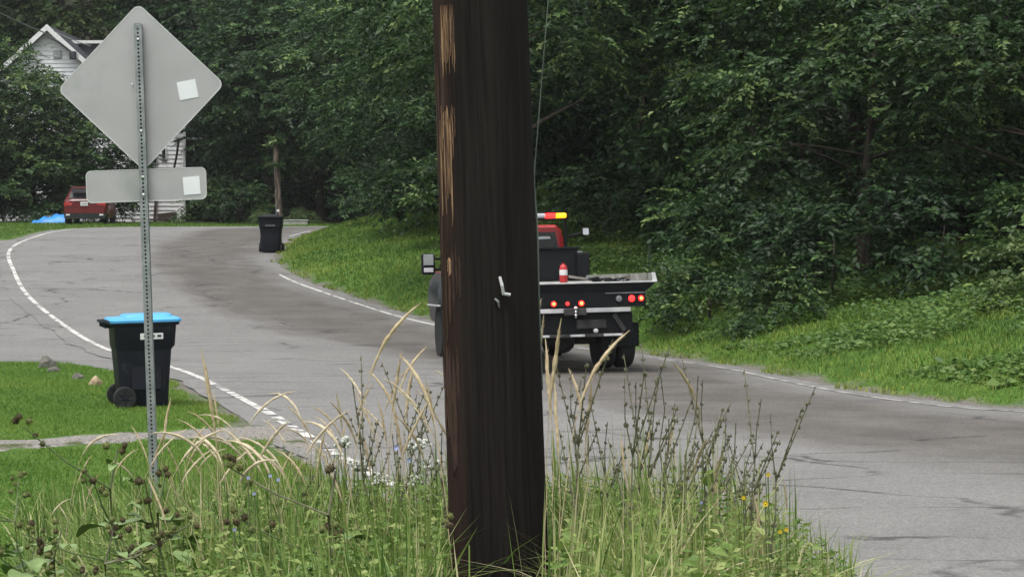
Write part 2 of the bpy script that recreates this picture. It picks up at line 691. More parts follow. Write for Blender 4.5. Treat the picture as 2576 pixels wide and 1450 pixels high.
def strip(name, A, Bn, nu, lift, m, attrs=True, kind=None, label=None, parent=None, rag=0.0):
    """surface between two edge lines, following the terrain"""
    n = len(A)
    us = np.linspace(0, 1, nu)
    P = A[:, None, :] * (1 - us[None, :, None]) + Bn[:, None, :] * us[None, :, None]
    x, y = P[..., 0].ravel(), P[..., 1].ravel()
    if rag:
        rg = np.random.default_rng(5)
        e = rg.normal(0, rag, (n, 2))
        P[:, 0, 0] += e[:, 0]
        P[:, -1, 0] += e[:, 1]
        x, y = P[..., 0].ravel(), P[..., 1].ravel()
    z = prof(y) + lift
    L = np.concatenate([[0], np.cumsum(np.linalg.norm(np.diff((A + Bn) / 2, axis=0), axis=1))])
    i = np.arange((n - 1) * (nu - 1))
    r, c = i // (nu - 1), i % (nu - 1)
    a = r * nu + c
    q = np.stack([a, a + 1, a + 1 + nu, a + nu], 1)
    me = np_mesh(name, np.stack([x, y, z], 1), quads=q, attrs={'u': np.tile(us, n), 'v': np.repeat(L, nu)}, smooth=True)
    o = link_mesh(name, me, m, parent)
    return tag(o, label=label, kind=kind)


def offset_line(P, d):
    """P shifted to its right by d"""
    T = np.gradient(P, axis=0)
    T /= np.linalg.norm(T, axis=1)[:, None]
    return P + np.stack([T[:, 1], -T[:, 0]], 1) * d


def paint_mat():
    m = mat('road_paint', (.62, .61, .57), (.5, .49, .46), rough=.7, scale=3, bump=.2, bscale=60, spot=((.17, .165, .16), 4.5, .51))
    return m


def flat_poly(name, P, lift, m, kind, label, step=0.4):
    """sheet over polygon P that follows the terrain"""
    xs = np.arange(P[:, 0].min(), P[:, 0].max() + step, step)
    ys = np.arange(P[:, 1].min(), P[:, 1].max() + step, step)
    X, Y = np.meshgrid(xs, ys)
    X, Y = X.ravel(), Y.ravel()
    nx, ny = len(xs), len(ys)
    ii = np.arange((nx - 1) * (ny - 1))
    a = (ii // (nx - 1)) * nx + ii % (nx - 1)
    q = np.stack([a, a + 1, a + 1 + nx, a + nx], 1)
    cxq, cyq = X[q].mean(1), Y[q].mean(1)
    keep = inside(cxq + .12 * wob(cxq, cyq, 3.1, 3), cyq + .12 * wob(cxq, cyq, 2.7, 6), P)
    q = q[keep]
    ins_ = inside(X, Y, POLY)
    cnt = np.bincount(q.ravel(), minlength=len(X))
    z = height(X, Y)[0] + lift - .05 * ins_ - .03 * (cnt < 4)
    used, inv = np.unique(q, return_inverse=True)
    me = np_mesh(name, np.stack([X, Y, z], 1)[used], quads=inv.reshape(-1, 4), smooth=True,
                 attrs={'u': np.full(len(used), .2), 'v': Y[used]})
    return tag(link_mesh(name, me, m), kind=kind, label=label)


build_ground()
road_mat()
paint_mat()
mat('worn_paint', (.46, .45, .42), (.34, .33, .31), rough=.75, scale=3, bump=.2, bscale=60, spot=((.18, .175, .165), 3.0, .47))
road = strip('road', offset_line(LS, -.38), offset_line(RS, .32), 26, 0.0, 'asphalt', kind='structure',
             label='worn two-lane asphalt road bending left then right over a rise', rag=.05)
# edge lines: the outer one is cut short where the weeds take over
lm = (LS[:, 1] > 16) & (LS[:, 1] < 97.8) & (LS[:, 0] < 1)
LL = smooth_line(LS[lm], 300)
far_ = LL[LL[:, 1] > 26.5]
strip('edge_line', offset_line(far_, -.02), offset_line(far_, .085), 2, .006, 'road_paint', parent=road)
nl_ = smooth_line(LL[LL[:, 1] < 26.6], 400)
rgl = random.Random(6)
i0 = 0
while i0 < 395:                                   # the worn near end is broken into short dashes
    ln0 = rgl.randrange(14, 34)
    seg = nl_[i0:min(i0 + ln0, 400)]
    if len(seg) > 3:
        strip('edge_line', offset_line(seg, -.02), offset_line(seg, .08 + rgl.uniform(0, .03)), 2, .006, 'road_paint', parent=road)
    i0 += ln0 + rgl.randrange(2, 7)
rm = (RS[:, 0] < 22)
RL = smooth_line(RS[rm], 300)
for sel in (RL[:, 1] < 41, (RL[:, 1] > 43) & (RL[:, 1] < 58.5), RL[:, 1] > 74):
    seg = RL[sel]
    strip('edge_line', offset_line(seg, -.085), offset_line(seg, .0), 2, .006, 'worn_paint' if seg[0, 1] < 41 else 'road_paint', parent=road)
flat_poly('paved_apron', APRON, -.010, 'asphalt', 'structure', 'cracked paved apron on the outside of the bend')
mat('gravel', (.34, .32, .29), (.13, .12, .105), rough=.95, scale=26, bump=1.0, bscale=60, spec=.2, spot=((.07, .09, .03), 1.4, .60))
flat_poly('gravel_path', PATH, .018, 'gravel', 'structure', 'narrow grey gravel path crossing the lawn to the road', step=.18)

# ------------------------------------------------------------------ foliage builders
def blade_mesh(name, roots, h, w, az, lean, seg, tint, seed=0):
    rg = np.random.default_rng(seed)
    n = len(roots)
    ts = np.linspace(0, 1, seg + 1)
    d = np.stack([np.cos(az), np.sin(az), np.zeros(n)], 1)
    fa = az + math.pi / 2 + rg.normal(0, .6, n)
    wd_ = np.stack([np.cos(fa), np.sin(fa), np.zeros(n)], 1)
    V, T = [], []
    nv = 2 * seg + 1
    for k, t in enumerate(ts):
        up = h * (t - .45 * np.minimum(lean, 1.1) * t ** 2.2)
        p = roots + d * (lean * h * t ** 1.8)[:, None] * .85
        p = p + np.stack([np.zeros(n), np.zeros(n), up], 1)
        if k < seg:
            ww = (w * .5 * (1 - .75 * t ** 1.5))[:, None] * wd_
            V += [p - ww, p + ww]
        else:
            V.append(p)
    V = np.stack(V, 1).reshape(-1, 3)
    base = np.arange(n)[:, None] * nv
    q = []
    for k in range(seg - 1):
        q.append(base + np.array([[2 * k, 2 * k + 1, 2 * k + 3, 2 * k + 2]]))
    tr = base + np.array([[2 * seg - 2, 2 * seg - 1, 2 * seg]])
    return np_mesh(name, V, tris=tr, quads=np.concatenate(q) if q else None, tint=np.repeat(tint, nv), smooth=False)


def leaf_arrays(pos, dirn, nrm, ln, wd_):
    """folded four-point leaves"""
    dirn = dirn / np.maximum(np.linalg.norm(dirn, axis=1), 1e-6)[:, None]
    side = np.cross(nrm, dirn)
    side /= np.maximum(np.linalg.norm(side, axis=1), 1e-6)[:, None]
    up = np.cross(dirn, side)
    mid = pos + dirn * (ln * .45)[:, None]
    a = pos
    b = mid - side * (wd_ * .5)[:, None] + up * (wd_ * .16)[:, None]
    c = pos + dirn * ln[:, None] - up * (ln * .12)[:, None]
    e = mid + side * (wd_ * .5)[:, None] + up * (wd_ * .16)[:, None]
    V = np.stack([a, b, c, e], 1).reshape(-1, 3)
    k = np.arange(len(pos))[:, None] * 4
    T = np.concatenate([k + [[0, 1, 2]], k + [[0, 2, 3]]])
    return V, T


def crown_mesh(name, seed, rad, lobes, sprays, leaves, leaf, spray, lobe_r, low=-0.85, up_bias=.5):
    """crown of leafy sprays gathered in lobes; rad = (rx, ry, rz)"""
    rg = np.random.default_rng(seed)
    u = rg.normal(size=(lobes * 3, 3))
    u /= np.linalg.norm(u, axis=1)[:, None]
    u = u[u[:, 2] > low][:lobes]
    rr = rg.uniform(.45, 1.0, len(u)) ** .6
    C = u * rr[:, None] * np.array(rad)
    lr = lobe_r * rg.uniform(.6, 1.3, len(C))
    # sprays
    S = sprays
    v = rg.normal(size=(len(C), S, 3))
    v /= np.linalg.norm(v, axis=2)[..., None]
    v[..., 2] = np.where(v[..., 2] < -.25, -v[..., 2], v[..., 2])
    P0 = C[:, None, :] + v * (lr[:, None] * rg.uniform(.15, .8, (len(C), S)))[..., None] * np.array([1, 1, .6])
    outw = u[:, None, :] * .7 + v * .9
    hd = outw * np.array([1, 1, .35]) + rg.normal(0, .25, v.shape)
    hd /= np.linalg.norm(hd, axis=2)[..., None]
    P0, hd = P0.reshape(-1, 3), hd.reshape(-1, 3)
    ns = len(P0)
    lt = np.repeat(rg.uniform(0, 1, len(C)), S)
    sl_ = spray * rg.uniform(.6, 1.35, ns)
    k = np.arange(leaves)
    t = (k + .5) / leaves
    side0 = np.cross(hd, np.array([0, 0, 1.0]))
    side0 /= np.maximum(np.linalg.norm(side0, axis=1), 1e-5)[:, None]
    sgn = np.where(k % 2 == 0, 1.0, -1.0)
    pos = P0[:, None, :] + hd[:, None, :] * (sl_[:, None] * t[None])[..., None]
    pos[..., 2] -= (sl_[:, None] * .38 * t[None] ** 2)
    ld = hd[:, None, :] * (.35 + .6 * t)[None, :, None] + side0[:, None, :] * (sgn * (1 - .45 * t))[None, :, None]
    ld = ld + rg.normal(0, .28, ld.shape)
    ld[..., 2] -= .28
    nr = np.array([0, 0, 1.0]) * .8 + u.repeat(S, 0)[:, None, :] * .45 + rg.normal(0, .45, ld.shape)
    pos, ld, nr = pos.reshape(-1, 3), ld.reshape(-1, 3), nr.reshape(-1, 3)
    n = len(pos)
    ln = leaf * rg.uniform(.65, 1.25, n)
    V, T = leaf_arrays(pos, ld, nr, ln, ln * rg.uniform(.42, .6, n))
    young = np.repeat(rg.uniform(0, 1, ns) < .20, leaves)
    tint = np.clip(.36 + .50 * (np.repeat(lt, leaves) - .5) + rg.normal(0, .12, n) + .42 * young, 0, 1)
    return np_mesh(name, V, tris=T, tint=np.repeat(tint, 4))


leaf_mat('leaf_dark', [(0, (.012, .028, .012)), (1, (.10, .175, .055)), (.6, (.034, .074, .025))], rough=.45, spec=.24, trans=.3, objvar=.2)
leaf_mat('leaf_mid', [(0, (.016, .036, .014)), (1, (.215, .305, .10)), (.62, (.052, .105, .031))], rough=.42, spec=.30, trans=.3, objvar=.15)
leaf_mat('leaf_light', [(0, (.045, .085, .025)), (1, (.15, .20, .06)), (.5, (.085, .135, .04))], rough=.45, spec=.4, trans=.3, objvar=.2)
mat('bark', (.075, .06, .048), (.03, .025, .02), rough=.95, scale=6, stretch=(3, 3, .6), bump=.8, bscale=14, spec=.2)

CR = {
    'near_a': crown_mesh('crown', 11, (3.4, 3.4, 3.6), 104, 17, 14, .14, .72, 1.0),
    'near_b': crown_mesh('crown', 12, (3.6, 3.2, 3.2), 100, 17, 14, .135, .76, 1.1),
    'near_c': crown_mesh('crown', 13, (3.0, 3.4, 4.0), 104, 17, 14, .13, .68, .95),
    'far_a': crown_mesh('crown', 21, (4.2, 4.2, 5.2), 104, 16, 12, .26, 1.05, 1.3),
    'far_b': crown_mesh('crown', 22, (4.8, 4.4, 4.6), 104, 16, 12, .27, 1.10, 1.4),
    'far_c': crown_mesh('crown', 23, (3.8, 4.0, 6.0), 108, 16, 12, .24, 1.0, 1.2),
    'bush_a': crown_mesh('crown', 31, (1.3, 1.3, .95), 26, 13, 10, .12, .42, .42, low=-.5),
    'bush_b': crown_mesh('crown', 32, (1.1, 1.3, 1.2), 26, 13, 10, .11, .40, .40, low=-.5),
}


def trunk_mesh(seed, h, r):
    rg = random.Random(seed)
    b = B()
    top = Vector((rg.uniform(-.3, .3), rg.uniform(-.3, .3), h))
    pts = [Vector((0, 0, -.4)), Vector((0, 0, .1)), top * .3 + Vector((rg.uniform(-.1, .1), rg.uniform(-.1, .1), 0)), top * .65, top]
    b.tube(pts, [r * 1.5, r * 1.1, r * .9, r * .6, r * .15], 10)
    for k in range(9):
        t = rg.uniform(.3, .85)
        p = top * t
        a = rg.uniform(0, 6.28)
        L = h * rg.uniform(.18, .34)
        d = Vector((math.cos(a), math.sin(a), rg.uniform(.2, .8)))
        b.tube([p, p + d * L * .5, p + d * L + Vector((0, 0, -.1))], [r * .4 * (1.1 - t), r * .25 * (1.1 - t), r * .05], 6)
    bmesh.ops.recalc_face_normals(b.bm, faces=b.bm.faces)
    me = bpy.data.meshes.new('trunk')
    for f in b.bm.faces:
        f.smooth = True
    b.bm.to_mesh(me)
    b.bm.free()
    return me


TR = {'near': trunk_mesh(1, 6.0, .16), 'far': trunk_mesh(2, 9.0, .22), 'bush': trunk_mesh(3, 1.3, .03)}
LEAFVAR = {}


def crown_with(key, m):
    """the crown mesh in one of the leaf materials (mesh data shared per pair)"""
    if (key, m) not in LEAFVAR:
        me = CR[key] if not CR[key].materials else CR[key].copy()
        me.materials.clear()
        me.materials.append(MATS[m])
        LEAFVAR[(key, m)] = me
    return LEAFVAR[(key, m)]


TN = 0


def tree(x, y, kind, zc, sc, m, label, group, name='tree', rz=None, cat='tree', sx=1.0):
    """tree standing at (x, y): crown centre zc above its foot, crown scaled sc"""
    global TN
    TN += 1
    z = gz(x, y) - .05
    t = empty(name, (x, y, z), (0, 0, rz if rz is not None else TN * 2.399))
    tag(t, label, cat, group)
    tk = 'near' if kind.startswith('near') else ('far' if kind.startswith('far') else 'bush')
    hgt = {'near': 6.0, 'far': 9.0, 'bush': 1.3}[tk]
    tr = link_mesh('trunk', TR[tk], 'bark', t)
    k = max(zc, .3) * 1.25 / hgt
    tr.scale = (sc, sc, k)
    cr = link_mesh('crown', crown_with(kind, m), None, t)
    cr.location = (0, 0, zc)
    cr.scale = (sc * sx, sc, sc)
    return t


# right-hand wood along the inside of the bend
G1 = 'trees of the wood on the right of the road'
tree(-0.3, 50.5, 'near_a', 7.6, 1.15, 'leaf_mid', 'tree directly behind the dark foreground pole, its bright leaves hanging out on both sides', G1)
tree(3.4, 58, 'near_b', 5.6, 1.2, 'leaf_dark', 'dark tree just above the truck light bar', G1)
tree(5.6, 50, 'near_c', 5.6, 1.15, 'leaf_mid', 'leafy tree standing behind the truck deck', G1)
tree(7.0, 43.5, 'near_a', 4.6, 1.05, 'leaf_mid', 'leafy tree right of the truck with layered drooping branches', G1)
tree(9.8, 40.5, 'near_b', 4.9, 1.05, 'leaf_mid', 'broad leafy tree over the weedy verge, second from the right picture edge', G1)
tree(12.0, 37.8, 'near_c', 4.6, .95, 'leaf_mid', 'tree at the right picture edge leaning over the verge', G1)
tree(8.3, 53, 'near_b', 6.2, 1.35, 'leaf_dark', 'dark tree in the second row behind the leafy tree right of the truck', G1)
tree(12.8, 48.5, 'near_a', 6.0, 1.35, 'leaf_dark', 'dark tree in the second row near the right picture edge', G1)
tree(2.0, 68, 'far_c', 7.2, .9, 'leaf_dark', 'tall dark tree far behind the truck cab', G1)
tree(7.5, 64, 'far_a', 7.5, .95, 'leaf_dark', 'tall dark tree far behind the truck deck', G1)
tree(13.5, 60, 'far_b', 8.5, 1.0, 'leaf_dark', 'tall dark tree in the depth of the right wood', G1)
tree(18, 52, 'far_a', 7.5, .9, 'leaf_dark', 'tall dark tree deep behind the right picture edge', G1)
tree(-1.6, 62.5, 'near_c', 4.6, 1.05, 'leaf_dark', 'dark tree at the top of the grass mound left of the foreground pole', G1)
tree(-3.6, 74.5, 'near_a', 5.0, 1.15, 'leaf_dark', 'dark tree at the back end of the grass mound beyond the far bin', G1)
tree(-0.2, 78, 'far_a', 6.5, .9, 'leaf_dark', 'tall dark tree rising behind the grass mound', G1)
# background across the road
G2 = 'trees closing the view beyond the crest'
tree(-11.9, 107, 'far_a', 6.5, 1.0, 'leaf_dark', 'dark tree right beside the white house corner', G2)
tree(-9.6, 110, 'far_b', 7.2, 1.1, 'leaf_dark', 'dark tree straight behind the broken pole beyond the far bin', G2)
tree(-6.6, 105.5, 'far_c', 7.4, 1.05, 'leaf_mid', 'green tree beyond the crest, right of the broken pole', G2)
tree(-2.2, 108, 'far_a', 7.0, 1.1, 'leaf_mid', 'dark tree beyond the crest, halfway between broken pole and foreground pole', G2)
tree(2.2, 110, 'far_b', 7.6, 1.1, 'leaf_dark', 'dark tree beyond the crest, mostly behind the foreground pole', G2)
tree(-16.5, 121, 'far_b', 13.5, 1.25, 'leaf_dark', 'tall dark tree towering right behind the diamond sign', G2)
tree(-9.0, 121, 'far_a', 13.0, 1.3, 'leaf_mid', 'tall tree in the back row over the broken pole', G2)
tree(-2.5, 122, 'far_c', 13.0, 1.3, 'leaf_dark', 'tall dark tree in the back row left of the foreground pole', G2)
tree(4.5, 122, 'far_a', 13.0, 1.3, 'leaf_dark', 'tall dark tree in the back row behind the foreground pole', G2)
tree(-25.8, 126, 'far_b', 13.8, 1.3, 'leaf_light', 'tall light green tree behind the gable of the white house', G2)
tree(-33.0, 124, 'far_a', 11.5, 1.3, 'leaf_mid', 'tall green tree at the left picture edge behind the house', G2)
# left group in front of the house
G3 = 'trees in front of the white house'
tree(-24.5, 103.5, 'far_b', 4.9, .80, 'leaf_mid', 'bushy tree left of the house, above the blue tarp', G3)
tree(-21.7, 104.5, 'far_a', 3.2, .70, 'leaf_mid', 'bushy tree below the white gable, behind the red car', G3)
tree(-26.3, 101, 'far_c', 4.2, .75, 'leaf_dark', 'dark bushy tree at the left picture edge behind the lawn', G3)
tree(-23.3, 106.5, 'far_c', 3.6, .66, 'leaf_mid', 'slim bushy tree close under the left eave of the gable', G3)
tree(-19.9, 106.5, 'far_c', 3.0, .60, 'leaf_mid', 'small tree between the red car and the house wall', G3)

# shrubs at the feet of the woods
G4 = 'shrubs along the wood edges'
SHR = [(3.7, 40.6, 'bush_a', .95, 'leaf_mid', 'low leafy mound spilling towards the road right behind the truck tail'),
       (4.5, 38.2, 'bush_b', .85, 'leaf_mid', 'low leafy mound nearest the road edge right of the truck'),
       (-23.6, 101.5, 'bush_a', 2.0, 'leaf_mid', 'big leafy shrub behind the blue tarp'),
       (-21.4, 102.2, 'bush_b', 2.0, 'leaf_dark', 'big dark shrub behind the left half of the red car'),
       (-19.5, 103.5, 'bush_a', 1.3, 'leaf_dark', 'big dark shrub behind the right half of the red car'),
       (-25.0, 100.2, 'bush_b', 1.9, 'leaf_dark', 'big dark shrub at the left picture edge beyond the lawn'),
       (4.9, 45.5, 'bush_a', 1.35, 'leaf_mid', 'shrub on the bank right behind the truck deck'),
       (4.6, 42.0, 'bush_b', 1.25, 'leaf_dark', 'dark shrub at the foot of the wood right of the truck'),
       (5.9, 40.2, 'bush_a', 1.25, 'leaf_dark', 'dark shrub in the middle of the right verge edge'),
       (7.6, 39.0, 'bush_b', 1.35, 'leaf_dark', 'dark shrub up the right verge, below the overhanging branches'),
       (9.7, 36.6, 'bush_a', 1.2, 'leaf_mid', 'low shrub up the right verge near the picture edge'),
       (8.4, 33.6, 'bush_b', .95, 'leaf_light', 'yellow-green shrub at the right picture edge'),
       (-1.3, 57, 'bush_b', 1.3, 'leaf_mid', 'leafy shrub on the mound just left of the foreground pole'),
       (-2.6, 62, 'bush_a', 1.2, 'leaf_dark', 'dark shrub at the wood edge on the mound'),
       (-4.0, 69, 'bush_b', 1.2, 'leaf_dark', 'dark shrub behind the mound, above its crest'),
       (2.6, 54.5, 'bush_a', 1.3, 'leaf_dark', 'dark shrub behind the truck cab'),
       (-11.4, 101.2, 'bush_a', .55, 'leaf_light', 'small pale green shrub just left of the far bin lid'),
       (-9.7, 101.6, 'bush_b', .6, 'leaf_light', 'small pale green shrub between the broken pole and the low wall'),
       (-14.6, 104.5, 'bush_b', 1.2, 'leaf_mid', 'green shrub beside the white house corner'),
       (-13.0, 103.5, 'bush_a', 1.3, 'leaf_dark', 'dark shrub beyond the crest left of the broken pole'),
       (-7.0, 102.6, 'bush_b', 1.2, 'leaf_dark', 'dark shrub beyond the crest right of the low wall'),
       (-3.5, 103, 'bush_a', 1.3, 'leaf_dark', 'dark shrub beyond the crest above the mound')]
for (x, y, k, s, m, lb) in SHR:
    tree(x, y, k, (.75 if s > 1 else .45) * s, s, m, lb, G4, name='shrub', cat='shrub')

# ------------------------------------------------------------------ far-off wood closing the view, undergrowth
def far_wood():
    rg = np.random.default_rng(77)
    P, D, NRM, LN, TT = [], [], [], [], []
    # clumps over the slopes behind the counted trees
    spots = []
    for _ in range(150):
        x = rg.uniform(-42, 20)
        y = rg.uniform(128, 142)
        spots.append((x, y, rg.uniform(.5, 15), 2.3, .42))
    for _ in range(110):
        y = rg.uniform(46, 88)
        x = rg.uniform(.16, .30) * y + 3
        spots.append((x, y, rg.uniform(.4, 9), 1.6, .30))
    for _ in range(90):
        x = rg.uniform(-8, 14)
        y = rg.uniform(72, 90)
        if dists(np.array([x]), np.array([y]))[2][0] < 5:
            continue
        spots.append((x, y, rg.uniform(.4, 9), 1.6, .30))
    for _ in range(60):
        x = rg.uniform(-36, -15)
        y = rg.uniform(106, 110)
        if -28.5 < x < -15.5:
            continue
        spots.append((x, y, rg.uniform(.4, 8), 1.6, .30))
    for _ in range(60):
        spots.append((rg.uniform(-17, -4), rg.uniform(114, 121), rg.uniform(.4, 9), 1.8, .32))
    for _ in range(70):
        x, y = rg.uniform(3, 13), rg.uniform(47, 60)
        if x / y < .05:
            continue
        spots.append((x, y, rg.uniform(.2, 2.6), 1.1, .2))
    for _ in range(50):
        spots.append((rg.uniform(-3, 4), rg.uniform(60, 72), rg.uniform(.3, 4.0), 1.2, .22))
    for (x, y, z, r_, lf) in spots:
        n = 420
        u = rg.normal(size=(n, 3))
        u /= np.linalg.norm(u, axis=1)[:, None]
        p = np.array([x, y, gz(x, y) + z]) + u * r_ * rg.uniform(.5, 1, (n, 1)) * np.array([1, 1, .7])
        P.append(p)
        D.append(u * np.array([1, 1, .2]) + rg.normal(0, .5, (n, 3)) + [0, 0, -.2])
        NRM.append(np.array([0, 0, .8]) + u * .5 + rg.normal(0, .4, (n, 3)))
        LN.append(lf * rg.uniform(.6, 1.3, n))
        TT.append(np.clip(rg.uniform(.2, .7) + rg.normal(0, .15, n), 0, 1))
    P, D, NRM, LN, TT = map(np.concatenate, (P, D, NRM, LN, TT))
    V, T = leaf_arrays(P, D, NRM, LN, LN * .55)
    o = link_mesh('far_wood', np_mesh('far_wood', V, tris=T, tint=np.repeat(TT, 4)), 'leaf_dark')
    tag(o, 'dark mass of woodland filling the slopes behind the trees', 'woodland', kind='stuff')


far_wood()


def in_view(x, y, pad=.6):
    return (np.abs(x) < y * 1288 / F + pad) & (y > 3)


def scatter(n, xr, yr, cond, seed):
    rg = np.random.default_rng(seed)
    x = rg.uniform(*xr, n)
    y = rg.uniform(*yr, n)
    k = in_view(x, y)
    x, y = x[k], y[k]
    z, ins, dl, dr = height(x, y)
    k = cond(x, y, ins, dl, dr) & ~ins
    return np.stack([x[k], y[k], z[k]], 1), dl[k], dr[k], rg


leaf_mat('grass_lawn', [(0, (.065, .150, .020)), (1, (.220, .280, .050)), (.5, (.115, .225, .032))], rough=.6, spec=.25, trans=.3)
leaf_mat('grass_verge', [(0, (.042, .095, .018)), (1, (.270, .310, .06)), (.5, (.110, .200, .032))], rough=.6, spec=.25, trans=.3)
leaf_mat('grass_tall', [(0, (.068, .140, .026)), (1, (.60, .53, .32)), (.45, (.185, .275, .062)), (.75, (.36, .40, .15))], rough=.55, spec=.3, trans=.3)
leaf_mat('cover_leaf', [(0, (.045, .100, .020)), (1, (.21, .28, .07)), (.5, (.095, .175, .038))], rough=.5, spec=.35, trans=.3)


def off_paving(x, y):
    return ~inside(x, y, APRON) & ~inside(x + .1 * wob(x, y, 5, 1), y + .1 * wob(x, y, 4, 2), PATH)


# mown lawn on the left
p, dl, dr, rg = scatter(520000, (-10, .5), (9.5, 37), lambda x, y, i, l, r: (l > .55 + .35 * wob(x, y, 2.2, 3)) & off_paving(x, y) & (x < .5), 1)
n = len(p)
patch = .5 + .35 * wob(p[:, 0], p[:, 1], .8, 5) + .15 * wob(p[:, 0], p[:, 1], 3.3, 8)
edge = np.exp(-np.maximum(dl - .5, 0) / .35)
o = link_mesh('lawn_grass', blade_mesh('lawn_grass', p, rg.uniform(.025, .065, n) * (1 + .6 * edge), rg.uniform(.006, .012, n), rg.uniform(0, 6.28, n),
              rg.uniform(.2, 1.2, n), 1, np.clip(.45 * patch + .25 + rg.normal(0, .2, n) + .35 * edge, 0, 1), 2), 'grass_lawn')
tag(o, 'short mown lawn grass left of the road', 'grass', kind='stuff')
# long grass of the mound and the right verge
p, dl, dr, rg = scatter(620000, (-9, 15), (24, 92), lambda x, y, i, l, r: (r > .4 + .3 * wob(x, y, 1.7, 3)) & (r < 10.5) & (y < 91), 3)
keep = rg.uniform(0, 1, len(p)) < np.clip(42.0 / p[:, 1], 0, 1) ** 1.2 * np.where(dr > 7, .5, 1)
p, dr = p[keep], dr[keep]
n = len(p)
tall = sstep(1.2, 4.5, dr)
dist = p[:, 1] / 40
patch = .5 + .3 * wob(p[:, 0], p[:, 1], .9, 5) + .2 * wob(p[:, 0], p[:, 1], 2.7, 8)
edge = np.exp(-np.maximum(dr - .4, 0) / .5)
o = link_mesh('verge_grass', blade_mesh('verge_grass', p, rg.uniform(.05, .13, n) * (1 + 1.2 * tall * patch), rg.uniform(.010, .020, n) * np.maximum(dist, .8),
              rg.uniform(0, 6.28, n), rg.uniform(.2, 1.1, n), 2, np.clip(.65 * patch + .1 + rg.normal(0, .22, n) + .4 * edge, 0, 1), 4), 'grass_verge')
tag(o, 'uneven verge grass on the mound and along the right road edge', 'grass', kind='stuff')
# far lawn beyond the bend
p, dl, dr, rg = scatter(120000, (-30, -6), (66, 112), lambda x, y, i, l, r: (l > .6) & (l < 12) & off_paving(x, y), 5)
n = len(p)
o = link_mesh('crest_grass', blade_mesh('crest_grass', p, rg.uniform(.05, .14, n), rg.uniform(.02, .04, n), rg.uniform(0, 6.28, n), rg.uniform(.2, 1.1, n), 1,
              np.clip(.4 + rg.normal(0, .2, n), 0, 1), 6), 'grass_verge')
tag(o, 'grass beside the far bend around the parked car', 'grass', kind='stuff')
# broad-leaved ground cover climbing the right verge
p, dl, dr, rg = scatter(150000, (1, 15), (26, 60), lambda x, y, i, l, r: (r > 1.0) & (r < 10) & (wob(x, y, .9, 9) + .5 * wob(x, y, 2.4, 2) > .15 - .06 * r), 7)
n = len(p)
a = rg.uniform(0, 6.28, n)
dn = np.stack([np.cos(a), np.sin(a), rg.uniform(-.1, .5, n)], 1)
nr = np.array([0, -.25, 1.0]) + rg.normal(0, .4, (n, 3))
ln = rg.uniform(.05, .13, n) * np.where(rg.uniform(0, 1, n) > .97, 1.8, 1)
p[:, 2] += rg.uniform(.04, .30, n) * sstep(.8, 3, dr)
V, T = leaf_arrays(p, dn, nr, ln, ln * rg.uniform(.5, .8, n))
tint = np.clip(.45 + .25 * wob(p[:, 0], p[:, 1], 1.1, 3) + rg.normal(0, .16, n), 0, 1)
tag(link_mesh('ground_cover', np_mesh('ground_cover', V, tris=T, tint=np.repeat(tint, 4)), 'cover_leaf'),
    'broad-leaved weeds covering the right verge', 'ground cover', kind='stuff')

# ------------------------------------------------------------------ house
mat('white_siding', (.80, .80, .79), (.70, .71, .71), rough=.6, scale=3, spot=((.40, .40, .38), 2.2, .66))
mat('white_trim', (.78, .78, .76), (.66, .66, .64), rough=.5)
mat('shingle', (.060, .062, .072), (.028, .029, .034), rough=.9, scale=9, bump=.6)
mat('dark_glass', (.012, .014, .017), (.02, .022, .025), rough=.12, spec=.6)
mat('rusty_brown', (.10, .065, .05), (.05, .035, .028), rough=.8)
mat('grey_metal', (.30, .31, .32), (.2, .21, .22), rough=.45, metal=.5)


def clap(b, x0, x1, y, z0, z1, top=None, pitch=.21):
    """clapboards: overlapping tilted boards on a wall facing -Y; top(x) clips under a gable"""
    z = z0
    while z < z1 - .01:
        zz = min(z + pitch, z1)
        xa, xb = x0, x1
        if top:
            xa, xb = top(zz)
            if xb - xa < .1:
                break
        b.loft([[(xa, y, z), (xa, y - .045, z), (xa, y - .006, zz), (xa, y, zz)], [(xb, y, z), (xb, y - .045, z), (xb, y - .006, zz), (xb, y, zz)]])
        z = zz


HX, HYD, HB, HRZ, HW = -23.75, 112.0, gz(-22, 111) - .2, 13.17, 4.3
slope = .91
eave = HRZ - HW * slope
house = empty('house', (HX, HYD, HB))
tag(house, 'white clapboard house with a steep gable behind the diamond sign', 'house')
he, hr = eave - HB, HRZ - HB
b = B()
b.box((0, 5.0, he / 2), (HW * 2 - .1, 9.8, he))
b.prism([(-HW + .05, .1, he), (HW - .05, .1, he), (0, .1, hr - .12)], (0, 9.7, 0))
b.build('wall', 'white_siding', house)
b = B()
clap(b, -HW + .05, HW - .05, .1, 0, he)
clap(b, 0, 0, .1, he, hr - .2, top=lambda z: (-(hr - .15 - z) / slope, (hr - .15 - z) / slope))
tag(b.build('siding', 'white_siding', house), kind='stuff')
b = B()
for sx in (-1, 1):
    e = (sx * (HW + .35), he - .32)
    b.prism([(0, -.35, hr + .12), (0, -.35, hr), (e[0], -.35, e[1] - .02), (e[0], -.35, e[1] + .12)], (0, 10.9, 0))
roof = b.build('roof', 'shingle', house)
for sx in (-1, 1):
    b = B()
    e = (sx * (HW + .36), he - .33)
    for (f0, f1) in ((0, .34), (.345, .67), (.675, 1.0)):
        p0 = Vector((e[0] * f0, -.40, hr + .05 + (e[1] - hr) * f0))
        p1 = Vector((e[0] * f1, -.40, hr + .05 + (e[1] - hr) * f1))
        b.prism([p0 + Vector((0, 0, .10)), p0 - Vector((0, 0, .22)), p1 - Vector((0, 0, .22)), p1 + Vector((0, 0, .10))], (0, .05, 0))
    b.build('rake_board', 'white_trim', roof)
b = B()
